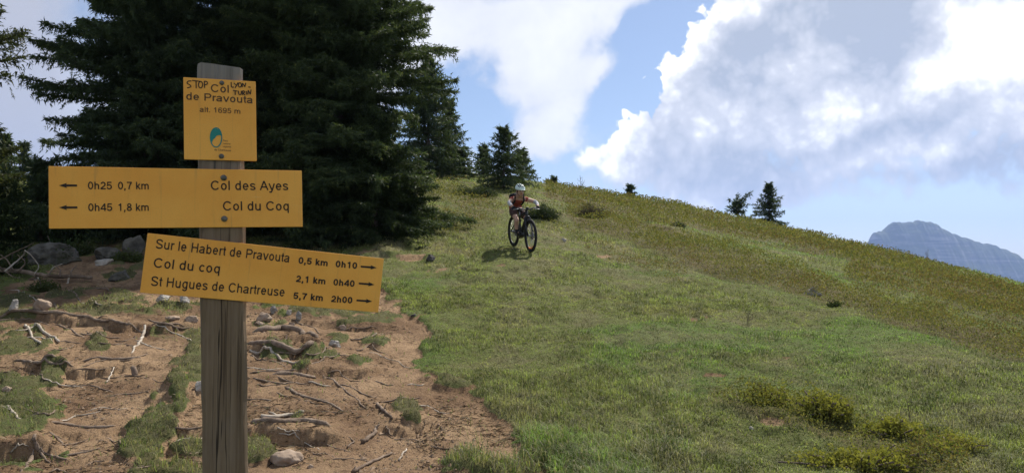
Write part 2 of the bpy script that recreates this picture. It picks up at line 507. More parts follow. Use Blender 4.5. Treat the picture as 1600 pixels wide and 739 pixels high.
def ground_material():
    m, t, b = mat("ground_soil_and_turf", .95, .1)
    tc = t.n('ShaderNodeTexCoord').outputs['Object']
    dirt = t.n('ShaderNodeAttribute', attribute_name='dirt').outputs['Fac']
    tone = t.n('ShaderNodeAttribute', attribute_name='tone').outputs['Color']
    n1 = t.noise(tc, .9, 6.0, .6).outputs['Fac']
    n2 = t.noise(tc, 9.0, 7.0, .65).outputs['Fac']
    n3 = t.noise(tc, 55.0, 5.0, .7).outputs['Fac']
    soil = t.mix(t.smooth(n1, .36, .64), (.180, .110, .060), (.350, .232, .132))
    soil = t.mix(t.math('MULTIPLY', t.smooth(n2, .5, .68), .75), soil, (.135, .082, .052))
    soil = t.mix(t.math('MULTIPLY', t.smooth(n3, .55, .7), .6), soil, (.10, .065, .045))
    soil = t.mix(t.math('MULTIPLY', t.smooth(n3, .46, .32), .45), soil, (.42, .29, .185))
    turf = t.mix(t.smooth(n2, .35, .65), tone, t.mix(.5, tone, (.11, .085, .045)))
    turf = t.mix(t.math('MULTIPLY', t.smooth(n3, .5, .72), .55), turf, (.05, .045, .022))
    t.put(b, 'Base Color', t.mix(t.smooth(t.math('ADD', dirt, t.math('MULTIPLY', t.math('SUBTRACT', n2, .5), .8)), .38, .62), turf, soil))
    n4 = t.noise(tc, 24.0, 6.0, .75).outputs['Fac']
    hgt = t.math('ADD', t.math('ADD', t.math('MULTIPLY', n2, .6), t.math('MULTIPLY', n3, .45)), t.math('MULTIPLY', n4, .8))
    soil = t.mix(t.math('MULTIPLY', t.smooth(n4, .54, .70), .55), soil, (.115, .075, .05))
    bp = t.n('ShaderNodeBump', {'Strength': 1.0, 'Distance': .045, 'Height': hgt})
    t.put(b, 'Normal', bp.outputs[0])
    return m


def wood_material(name, c1, c2, c3):
    m, t, b = mat(name, .85, .2)
    tc = t.n('ShaderNodeTexCoord').outputs['Object']
    g = t.n('ShaderNodeMapping', {'Vector': tc, 'Scale': (60, 60, 1.6)}).outputs[0]
    n1 = t.noise(g, 1.0, 7.0, .65, .4).outputs['Fac']
    n2 = t.noise(t.n('ShaderNodeMapping', {'Vector': tc, 'Scale': (130, 130, 2.5)}).outputs[0], 1.0, 3.0, .5).outputs['Fac']
    n3 = t.noise(tc, 5.0, 4.0, .6).outputs['Fac']
    col = t.mix(t.smooth(n1, .32, .66), c1, c2)
    col = t.mix(t.math('MULTIPLY', t.smooth(n3, .45, .7), .6), col, c3)
    crack = t.smooth(n2, .63, .72)
    col = t.mix(t.math('MULTIPLY', crack, .5), col, tuple(x * .3 for x in c1))
    n5 = t.noise(t.n('ShaderNodeMapping', {'Vector': tc, 'Scale': (26, 26, .55)}).outputs[0], 1.0, 3.0, .5).outputs['Fac']
    split = t.smooth(t.math('ABSOLUTE', t.math('SUBTRACT', n5, .5)), .012, .003)
    col = t.mix(t.math('MULTIPLY', split, .9), col, (.022, .016, .011))
    kn = t.n('ShaderNodeTexVoronoi', {'Vector': t.n('ShaderNodeMapping', {'Vector': tc, 'Scale': (7, 7, 2.6)}).outputs[0], 'Scale': 1.0}).outputs['Distance']
    col = t.mix(t.math('MULTIPLY', t.smooth(kn, .14, .05), .7), col, (.06, .038, .022))
    grey = t.smooth(t.n('ShaderNodeSeparateXYZ', {0: tc}).outputs[2], 1.65, 2.02)
    col = t.mix(t.math('MULTIPLY', grey, .7), col, t.mix(n1, (.15, .14, .125), (.34, .325, .30)))
    t.put(b, 'Base Color', col)
    bp = t.n('ShaderNodeBump', {'Strength': .7, 'Distance': .004, 'Height': t.math('SUBTRACT', n1, t.math('MULTIPLY', crack, .8))})
    t.put(b, 'Normal', bp.outputs[0])
    return m


def sign_paint():
    m, t, b = mat("sign_yellow_paint", .55, .35)
    tc = t.n('ShaderNodeTexCoord').outputs['Object']
    n1 = t.noise(tc, 6.0, 5.0, .6).outputs['Fac']
    n2 = t.noise(tc, 420.0, 2.0, .6).outputs['Fac']
    n3 = t.noise(t.n('ShaderNodeMapping', {'Vector': tc, 'Scale': (22, 22, 2.2)}).outputs[0], 1.0, 5.0, .6).outputs['Fac']
    col = t.mix(t.smooth(n1, .3, .7), (.83, .355, .045), (.90, .43, .068))
    col = t.mix(t.math('MULTIPLY', t.smooth(n3, .55, .75), .3), col, (.60, .29, .05))
    col = t.mix(t.math('MULTIPLY', t.smooth(n2, .52, .7), .35), col, (.56, .27, .04))
    drip = t.noise(t.n('ShaderNodeMapping', {'Vector': tc, 'Scale': (55, 1, 3.0)}).outputs[0], 1.0, 4.0, .6).outputs['Fac']
    col = t.mix(t.math('MULTIPLY', t.smooth(drip, .58, .72), .38), col, (.43, .24, .07))
    scr = t.noise(t.n('ShaderNodeMapping', {'Vector': tc, 'Scale': (9, 9, 260), 'Rotation': (0, .35, 0)}).outputs[0], 1.0, 2.0, .5).outputs['Fac']
    col = t.mix(t.math('MULTIPLY', t.smooth(scr, .70, .76), .45), col, (.86, .60, .25))
    t.put(b, 'Base Color', col)
    bp = t.n('ShaderNodeBump', {'Strength': .15, 'Distance': .001, 'Height': n2})
    t.put(b, 'Normal', bp.outputs[0])
    return m


M = {
    'ground': ground_material(),
    'post': wood_material("weathered_post_wood", (.130, .086, .050), (.222, .160, .102), (.18, .138, .096)),
    'sign': sign_paint(),
    'ink': plain("sign_lettering_black", (.028, .020, .014), .7),
    'pen': plain("felt_pen_black", (.020, .014, .010), .6),
    'ink_faded': plain("sign_lettering_worn", (.17, .105, .05), .7),
    'ink_worn': plain("sign_lettering_brown", (.075, .045, .025), .7),
    'teal': plain("emblem_teal", (.02, .22, .18), .6),
    'bolt': noisy("bolt_steel", (.07, .07, .06), (.16, .14, .11), 60, .45, .5),
    'rock': noisy("grey_limestone", (.17, .155, .135), (.34, .315, .275), 4, .9, .2, .8, 22, c3=(.12, .115, .085)),
    'rock_mossy_shaded': noisy("lichened_limestone_shade_darkened", (.06, .055, .045), (.15, .138, .115), 5, .95, .15, .9, 24, c3=(.06, .062, .038)),  # lichened stone, its colour darkened further to stand in for tree shade
    'rock_pale': noisy("pale_limestone", (.28, .25, .205), (.47, .43, .37), 6, .9, .2, .5, 30, c3=(.30, .24, .17)),
    'rock_tan': noisy("earth_stained_stone", (.24, .172, .12), (.37, .285, .21), 5, .9, .2, .6, 26, c3=(.22, .15, .10)),
    'rock_dark': noisy("dark_stone", (.05, .045, .042), (.10, .09, .08), 9, .9, .2, .5, 30),
    'root': noisy("root_bark", (.125, .088, .062), (.27, .205, .150), 7, .9, .15, .9, 45, stretch=(1, 1, 1), c3=(.10, .07, .048)),
    'root_pale': noisy("bare_root_wood", (.30, .245, .185), (.48, .42, .34), 9, .85, .2, .6, 50, c3=(.23, .18, .13)),
    'bark': noisy("spruce_bark", (.085, .062, .048), (.17, .135, .11), 9, .95, .1, .9, 30),
    'needles': leafy("spruce_needles", .34, .6, .15),
    'leaf': leafy("shrub_leaves", .34, .75, .06),
    'grass': leafy("grass_blades", .42, .6, .18),
}

# ---------------------------------------------------------------- object helpers


def link(o, parent=None):
    COL.objects.link(o)
    if parent is not None:
        o.parent = parent
    return o


def tag(o, label=None, cat=None, group=None, kind=None):
    if label: o['label'] = label
    if cat: o['category'] = cat
    if group: o['group'] = group
    if kind: o['kind'] = kind
    return o


def empty(name, loc, rz=0.0):
    o = bpy.data.objects.new(name, None)
    o.location = loc; o.rotation_euler = (0, 0, rz)
    o.empty_display_size = .2
    return link(o)


def np_mesh(name, verts, faces_n, idx, material, tone=None, parent=None, smooth=False, extra=None):
    """verts (n,3); idx flat loop indices; faces_n = verts per face"""
    me = bpy.data.meshes.new(name)
    nv = len(verts); nf = len(idx) // faces_n
    me.vertices.add(nv); me.loops.add(len(idx)); me.polygons.add(nf)
    me.vertices.foreach_set('co', np.ascontiguousarray(verts, np.float32).ravel())
    me.loops.foreach_set('vertex_index', np.ascontiguousarray(idx, np.int32))
    me.polygons.foreach_set('loop_start', np.arange(0, len(idx), faces_n, dtype=np.int32))
    me.polygons.foreach_set('loop_total', np.full(nf, faces_n, np.int32))
    if smooth:
        me.polygons.foreach_set('use_smooth', np.ones(nf, bool))
    me.materials.append(material)
    if tone is not None:
        a = me.attributes.new('tone', 'FLOAT_COLOR', 'POINT')
        c = np.ones((nv, 4), np.float32); c[:, :3] = tone
        a.data.foreach_set('color', c.ravel())
    for k, arr in (extra or {}).items():
        a = me.attributes.new(k, 'FLOAT', 'POINT')
        a.data.foreach_set('value', np.ascontiguousarray(arr, np.float32))
    me.update(calc_edges=True)
    return link(bpy.data.objects.new(name, me), parent)


def tri_obj(name, tris, tones, material, parent=None):
    """tris (n,3,3), tones (n,3)"""
    n = len(tris)
    return np_mesh(name, tris.reshape(-1, 3), 3, np.arange(n * 3), material, np.repeat(tones, 3, axis=0), parent)


def bm_obj(name, bm, material, parent=None, smooth=True):
    me = bpy.data.meshes.new(name)
    bmesh.ops.recalc_face_normals(bm, faces=bm.faces)
    bm.to_mesh(me); bm.free()
    for p in me.polygons:
        p.use_smooth = smooth
    me.materials.append(material)
    return link(bpy.data.objects.new(name, me), parent)


def tube(bm, pts, radii, n=8, cap=True, squash=1.0):
    """sweep a round section along pts"""
    pts = [Vector(p) for p in pts]
    rings = []
    up = Vector((0, 0, 1))
    for i, p in enumerate(pts):
        d = (pts[min(i + 1, len(pts) - 1)] - pts[max(i - 1, 0)])
        d = d.normalized() if d.length > 1e-9 else up
        s = d.cross(up)
        if s.length < .05:
            s = d.cross(Vector((0, 1, 0)))
        s.normalize(); t_ = s.cross(d).normalized()
        r = radii[i] if hasattr(radii, '__len__') else radii
        rings.append([bm.verts.new(p + (s * math.cos(2 * math.pi * k / n) + t_ * math.sin(2 * math.pi * k / n) * squash) * r) for k in range(n)])
    for a, b in zip(rings[:-1], rings[1:]):
        for k in range(n):
            bm.faces.new((a[k], a[(k + 1) % n], b[(k + 1) % n], b[k]))
    if cap:
        bm.faces.new(rings[0][::-1]); bm.faces.new(rings[-1])
    return rings


def box(bm, c, s, rot=None, bevel=0.0):
    m = Matrix.Translation(c) @ (rot.to_4x4() if rot else Matrix()) @ Matrix.Diagonal((s[0], s[1], s[2], 1))
    r = bmesh.ops.create_cube(bm, size=1.0, matrix=m)
    if bevel:
        ed = list({e for v in r['verts'] for e in v.link_edges})
        bmesh.ops.bevel(bm, geom=ed, offset=bevel, segments=2, affect='EDGES', profile=.6)


def smooth_line(pts, step=.04, jit=0.0, seed=0):
    """Catmull-Rom through pts, resampled"""
    P = [Vector(p) for p in pts]
    P = [P[0] * 2 - P[1]] + P + [P[-1] * 2 - P[-2]]
    out = []
    rr = random.Random(seed)
    for i in range(1, len(P) - 2):
        n = max(2, int((P[i + 1] - P[i]).length / step))
        for k in range(n):
            t = k / n
            p = .5 * ((2 * P[i]) + (P[i + 1] - P[i - 1]) * t + (2 * P[i - 1] - 5 * P[i] + 4 * P[i + 1] - P[i + 2]) * t * t
                      + (3 * P[i] - P[i - 1] - 3 * P[i + 1] + P[i + 2]) * t ** 3)
            if jit:
                p = p + Vector((rr.uniform(-jit, jit), rr.uniform(-jit, jit), rr.uniform(-jit, jit)))
            out.append(p)
    out.append(P[-2].copy())
    return out


# ---------------------------------------------------------------- colour of the vegetation over the slope
# dwarf shrub belts: polylines of pixels with half-width, laid on the ground
BELTS = [([(865, 300), (1000, 325), (1120, 350), (1230, 372), (1340, 400), (1460, 432), (1620, 478), (2000, 560)], 15, 1.0),
         ([(905, 335), (1000, 362), (1080, 392), (1180, 425), (1290, 462), (1390, 492), (1500, 522), (1640, 560), (2000, 640)], 20, 1.0),
         ([(1340, 425), (1450, 462), (1560, 492), (1640, 510)], 16, .8),
         ([(640, 285), (700, 300), (760, 330), (700, 340)], 20, .55),
         ([(860, 345), (960, 400), (1060, 428)], 12, .35),
         ([(660, 330), (620, 345), (560, 352)], 9, .6),
         ([(1120, 622), (1210, 650), (1300, 664), (1380, 700), (1500, 752)], 17, .75)]


def belt(u, v, x, y):
    out = np.zeros(u.shape)
    n = fbm(x * .5, y * .5, 4, 51) - .5
    for pts, w, k in BELTS:
        best = np.full(u.shape, 1e9)
        for (x0, y0), (x1, y1) in zip(pts[:-1], pts[1:]):
            dx, dy = x1 - x0, y1 - y0
            t = np.clip(((u - x0) * dx + (v - y0) * dy) / (dx * dx + dy * dy), 0, 1)
            best = np.minimum(best, (u - x0 - t * dx) ** 2 + (v - y0 - t * dy) ** 2)
        d = np.sqrt(best) / w
        out = np.maximum(out, k * sstep(1.25, .75, d + 1.5 * n))
    return out


def turf_tone(x, y, u, v):
    """colour of grass over the slope"""
    n1 = fbm(x * .45, y * .45, 4, 61); n2 = fbm(x * 1.7, y * 1.7, 4, 62)
    green = np.array((.118, .172, .040)); olive = np.array((.146, .166, .050)); dead = np.array((.215, .185, .105)); lush = np.array((.118, .180, .036))
    c = np.empty(x.shape + (3,)); c[:] = green
    dryw = sstep(.40, .66, n1 + .25 * sstep(560, 450, v) * sstep(1250, 900, u))[..., None]
    c = c * (1 - dryw) + olive * dryw
    dw = (sstep(.52, .70, n2) * (.40 + .3 * sstep(440, 380, v)))[..., None]
    c = c * (1 - dw) + dead * dw
    lw = (sstep(.42, .60, 1 - n1) * (sstep(1150, 1350, u) * sstep(460, 500, v) * sstep(640, 560, v) + sstep(600, 680, v) * sstep(640, 760, u)) * .7)[..., None]
    c = c * (1 - lw) + lush * lw
    return c * np.array((1.10, 1.12, 1.10))


# ---------------------------------------------------------------- ground sheet
def build_ground():
    a1 = np.concatenate([np.radians(np.arange(-180, -40, 2.0)), np.radians(np.arange(-40, 44, .088)), np.radians(np.arange(44, 180.01, 2.0))])
    r1 = np.concatenate([np.geomspace(.25, 5.2, 26)[:-1], np.geomspace(5.2, 62, 560), np.geomspace(62, 9500, 60)[1:]])
    A, Rr = np.meshgrid(a1, r1, indexing='ij')
    Z = ground_h(A.ravel(), Rr.ravel()).reshape(A.shape)
    X, Y = Rr * np.sin(A), Rr * np.cos(A)
    # closing the fan at the viewer's feet
    verts = np.stack([X, Y, Z], -1).reshape(-1, 3)
    na, nr = A.shape
    i = np.arange(na - 1)[:, None] * nr + np.arange(nr - 1)[None]
    idx = np.stack([i, i + nr, i + nr + 1, i + 1], -1).reshape(-1)
    zb = base_h(A.ravel(), Rr.ravel())
    dirt, isle = masks(A.ravel(), Rr.ravel(), zb)
    u, v, d = project(verts[:, 0], verts[:, 1], zb)
    tone = turf_tone(verts[:, 0], verts[:, 1], u, v) * .85
    ik = (np.clip(isle, 0, 1) * .7)[:, None]
    tone = tone * (1 - ik) + np.array((.105, .092, .045)) * ik
    bl = belt(u, v, verts[:, 0], verts[:, 1]) * (d > 1)
    tone = tone * (1 - .7 * bl[:, None]) + np.array((.10, .072, .026)) * .7 * bl[:, None]
    o = np_mesh("ground", verts, 4, idx, M['ground'], tone, smooth=True, extra={'dirt': dirt})
    tag(o, "grassy mountain slope with a worn earth trail full of roots", None, None, 'structure')
    return o


build_ground()

# ---------------------------------------------------------------- far mountain
def build_mountain():
    D = 5200.0
    out = [(1180, 470), (1280, 440), (1320, 420), (1340, 402), (1355, 388), (1357, 374), (1361, 367), (1365, 362), (1378, 358), (1392, 351), (1394, 349), (1410, 346.5), (1426, 346), (1431, 344.5), (1441, 348), (1448, 347.5), (1458, 351), (1468, 357), (1472, 358),
           (1480, 364), (1500, 371), (1530, 379), (1560, 388), (1580, 396), (1587, 403), (1600, 407), (1660, 420), (1760, 436), (1900, 455), (2100, 470)]
    ox, oz = [], []
    for u, v in out:
        p = at(u, v, D)
        ox.append(p.x); oz.append(p.z)
    xs = np.linspace(ox[0], ox[-1], 620); ys = np.concatenate([np.linspace(3300, 4700, 60), np.linspace(4720, 5260, 90), np.linspace(5300, 7600, 40)])
    X, Y = np.meshgrid(xs, ys, indexing='ij')
    top = np.interp(X, ox, oz)
    top = top + (fbm(X / 34, X * 0, 4, 74) - .5) * 26
    base = -430.0
    wob = (fbm(X / 420, Y / 2000, 4, 71) - .5) * 260
    s = (Y + wob * sstep(D - 60, D - 420, Y) - 3300) / (D - 3300)
    # forest slope below, cliff band, then the plateau edge
    prof = np.where(s < .80, .50 * np.clip(s / .80, 0, 1) ** 1.1, .50 + .50 * sstep(.79, .985, s))
    prof = np.where(Y > D, np.exp(-np.clip(Y - D, 0, None) / 420), prof)
    rel = np.clip((top - base), 10, None)
    Z = base + rel * prof
    inside = sstep(.5, .8, prof)
    Z += (fbm(X / 90, Y / 90, 5, 72) - .5) * 16 * inside * (Y < D - 20) + (fbm(X / 260, Y / 260, 4, 73) - .5) * 110 * (1 - inside)
    # ledges in the cliff
    Z += np.sin(Z / 17.0) * 5 * inside * (Y < D)
    Z = np.minimum(Z, base + rel * np.maximum(prof, 0) + 40 * (1 - inside))
    verts = np.stack([X, Y, Z], -1).reshape(-1, 3)
    na, nr = X.shape
    i = np.arange(na - 1)[:, None] * nr + np.arange(nr - 1)[None]
    idx = np.stack([i, i + nr, i + nr + 1, i + 1], -1).reshape(-1)
    m, t, b = mat("far_rock_and_forest", .95, .1)
    tc = t.n('ShaderNodeTexCoord').outputs['Object']
    nrm = t.n('ShaderNodeNewGeometry').outputs['Normal']
    steep = t.n('ShaderNodeSeparateXYZ', {0: nrm}).outputs[2]
    n1 = t.noise(tc, .012, 7.0, .65).outputs['Fac']
    st = t.noise(t.n('ShaderNodeMapping', {'Vector': tc, 'Scale': (.003, .003, .05)}).outputs[0], 1.0, 5.0, .6).outputs['Fac']
    rock = t.mix(t.smooth(st, .4, .62), (.09, .085, .078), (.22, .205, .185))
    wood_ = t.mix(t.smooth(n1, .4, .6), (.035, .05, .025), (.08, .09, .045))
    t.put(b, 'Base Color', t.mix(t.smooth(t.math('ADD', steep, t.math('MULTIPLY', t.math('SUBTRACT', n1, .5), .5)), .5, .72), rock, wood_))
    o = np_mesh("mountain", verts, 4, idx, m, smooth=True)
    tag(o, "blue hazy limestone mountain with a flat sloping top beyond the ridge", None, None, 'structure')


build_mountain()

# ---------------------------------------------------------------- plain sans-serif lettering, drawn as strokes (cap height 1)
def _arc(cx, cy, rx, ry, a0, a1, n=14):
    return [(cx + rx * math.cos(R(a0 + (a1 - a0) * k / n)), cy + ry * math.sin(R(a0 + (a1 - a0) * k / n))) for k in range(n + 1)]


def _glyph(ch, w):
    """-> advance, strokes (centre lines)"""
    h = w / 2; X = .735; xm = X / 2; xr = X / 2 - h                # x-height
    T, C = 1 - h, .5
    bowl = lambda cx, a0=0, a1=360: _arc(cx, xm, .29 - h + .01, xr + .012, a0, a1, 22)
    n_arch = lambda x0, x1: [(x0, X * .55)] + _arc((x0 + x1) / 2, X - h - .21 + .01, (x1 - x0) / 2, .21, 180, 0, 12) + [(x1, 0)]
    lx, rx = .09 + h, .67 - h
    if ch == ' ': return .388, []
    if ch == 'C': return 1.0, [_arc(.52, C, .455 - h, C - h + .01, 38, 322, 26)]
    if ch == 'P': return .93, [[(.12 + h, 0), (.12 + h, 1)], [(.12, T), (.55, T)] + _arc(.58, T - .235 + .0, .27 - h + .03, .235, 85, -85, 12) + [(.55, T - .47), (.12, T - .47)]]
    if ch == 'H': return 1.0, [[(.12 + h, 0), (.12 + h, 1)], [(.88 - h, 0), (.88 - h, 1)], [(.12, .53), (.88, .53)]]
    if ch == 'A': return .93, [[(.0 + h, 0), (.465, 1)], [(.93 - h, 0), (.465, 1)], [(.2, .34), (.73, .34)]]
    if ch == 'S': return .93, [[(.80 - h, .74)] + _arc(.455, .745, .34 - h + .03, .255 - h + .01, 20, 180, 12) + [(.2, .6), (.46, .5), (.74, .39)] + _arc(.47, .26, .37 - h + .02, .26 - h + .01, 10, -172, 12)]
    if ch == 'o': return .776, [bowl(.388)]
    if ch == 'a': return .776, [[(.07 + h, X - .19)] + _arc(.36, X - .2, .27 - h + .03, .2 - h + .01, 165, 0, 12) + [(.63 - h, .2), (.66 - h + .02, 0)],
                                [(.63 - h, .43), (.35, .385)] + _arc(.3, .2, .255 - h + .02, .2 - h + .01, 95, 290, 12) + [(.5, .1), (.63 - h, .24)]]
    if ch == 'b': return .776, [[(lx, 0), (lx, 1)], bowl(.39)]
    if ch == 'd': return .776, [[(rx, 0), (rx, 1)], bowl(.385)]
    if ch == 'q': return .776, [[(rx, -.28), (rx, X)], bowl(.385)]
    if ch == 'g': return .776, [[(rx, X)] + [(rx, 0)] + _arc(.375, -.03, rx - .375, .25 - h, 0, -160, 12), bowl(.385)]
    if ch == 'c': return .698, [bowl(.375, 42, 318)]
    if ch == 'e': return .776, [[(.1, xm + .01), (.675 - h, xm + .01)] + _arc(.388, xm, .29 - h + .01, xr + .012, 2, 322, 22)]
    if ch == 'é': return .776, [[(.1, xm + .01), (.675 - h, xm + .01)] + _arc(.388, xm, .29 - h + .01, xr + .012, 2, 322, 22), [(.36, .82), (.5, 1.0)]]
    if ch == 'h': return .776, [[(lx, 0), (lx, 1)], n_arch(lx, rx)]
    if ch == 'n': return .776, [[(lx, 0), (lx, X)], n_arch(lx, rx)]
    if ch == 'm': return 1.163, [[(lx, 0), (lx, X)], n_arch(lx, .582), n_arch(.582, 1.163 - lx)]
    if ch == 'u': return .776, [[(rx, 0), (rx, X)], [(lx, X)] + _arc((lx + rx) / 2, h + .2, (rx - lx) / 2, .21, 180, 360, 12) + [(rx, X * .5)]]
    if ch == 'r': return .465, [[(lx, 0), (lx, X)], [(lx, X * .5)] + _arc(lx + .22, X - h - .22, .22, .22, 170, 72, 8)]
    if ch == 'i': return .31, [[(.155, 0), (.155, X)], [(.155, 1 - w * 1.05), (.155, 1)]]
    if ch == 'l': return .31, [[(.155, 0), (.155, 1)]]
    if ch == 't': return .388, [[(.2, .95), (.2, .16)] + _arc(.3, .16, .1, .16 - h, 180, 280, 6), [(.03, X - h), (.37, X - h)]]
    if ch == 'k': return .698, [[(lx, 0), (lx, 1)], [(lx, .24), (.62 - h * .4, X)], [(.29, .42), (.66 - h * .4, 0)]]
    if ch == 's': return .698, [[(.60 - h, .55)] + _arc(.345, .545, .25 - h + .03, .19 - h + .01, 20, 185, 10) + [(.2, .42), (.36, .37), (.52, .30)] + _arc(.35, .19, .28 - h + .02, .19 - h + .01, 15, -170, 10)]
    if ch == 'v': return .698, [[(.03 + h * .6, X), (.349, .0)], [(.668 - h * .6, X), (.349, .0)]]
    if ch == 'y': return .698, [[(.03 + h * .6, X), (.36, .02)], [(.668 - h * .6, X), (.36, -.1), (.29, -.22), (.2, -.28 + h), (.08, -.27 + h)]]
    if ch == ',': return .388, [[(.19, w * 1.05), (.19, 0), (.13, -.17)]]
    if ch == '.': return .388, [[(.19, w * 1.05), (.19, 0)]]
    if ch == '0': return .776, [_arc(.388, .5, .33 - h, .5 - h + .01, 0, 360, 26)]
    if ch == '1': return .776, [[(.44, 0), (.44, 1)], [(.46, .97), (.34, .83), (.17, .73)]]
    if ch == '2': return .776, [_arc(.39, T - .27, .31 - h, .27, 168, -28, 12) + [(.5, .42), (.16, .16), (.09 + h, h)], [(.06, h), (.71, h)]]
    if ch == '4': return .776, [[(.56, 0), (.56, 1)], [(.55, .96), (.07, .28)], [(.03, .28), (.75, .28)]]
    if ch == '5': return .776, [[(.66, T), (.2, T), (.14, .48)] + _arc(.37, .33, .34 - h, .33 - h + .01, 135, -165, 18)]
    if ch == '6': return .776, [_arc(.39, .32, .33 - h, .32 - h + .01, 0, 360, 20), [(.67 - h * .5, .80), (.58, .93), (.42, T), (.2, .88), (.09 + h, .55), (.06 + h, .32)]]
    if ch == '7': return .776, [[(.06, T), (.70, T)], [(.68, T), (.48, .64), (.36, .3), (.31, 0)]]
    if ch == '8': return .776, [_arc(.388, .745, .28 - h, .255 - h + .01, 0, 360, 18), _arc(.388, .27, .325 - h, .27 - h + .01, 0, 360, 18)]
    if ch == '9': return .776, [_arc(.385, .68, .33 - h, .32 - h + .01, 0, 360, 20), [(.11 + h * .5, .20), (.2, .07), (.36, h), (.58, .12), (.69 - h, .45), (.715 - h, .68)]]
    return .5, []


def text_strokes(body, w):
    """-> strips of (left, right) points, and the ink's x range"""
    strips, x = [], 0.0
    for ch in body:
        adv, lines = _glyph(ch, w)
        for ln in lines:
            P = [Vector((a, b)) for a, b in ln]
            P = [p for i, p in enumerate(P) if i == 0 or (p - P[i - 1]).length > 1e-4]
            st = []
            for i, p in enumerate(P):
                d0 = (P[i] - P[i - 1]).normalized() if i else None
                d1 = (P[i + 1] - P[i]).normalized() if i < len(P) - 1 else None
                if d0 is None and (P[0] - P[-1]).length < 1e-3: d0 = (P[-1] - P[-2]).normalized()
                if d1 is None and (P[0] - P[-1]).length < 1e-3: d1 = (P[1] - P[0]).normalized()
                if d0 is None: d0 = d1
                if d1 is None: d1 = d0
                t = (d0 + d1)
                t = t.normalized() if t.length > .2 else d1
                k = min(1.6, 1 / max(.4, t.dot(d1)))
                nrm = Vector((-t.y, t.x)) * (w / 2 * k)
                st.append(((p.x + nrm.x + x, p.y + nrm.y), (p.x - nrm.x + x, p.y - nrm.y)))
            strips.append(st)
        x += adv
    xs = [q[0] for st in strips for pr in st for q in pr]
    return strips, min(xs), max(xs)


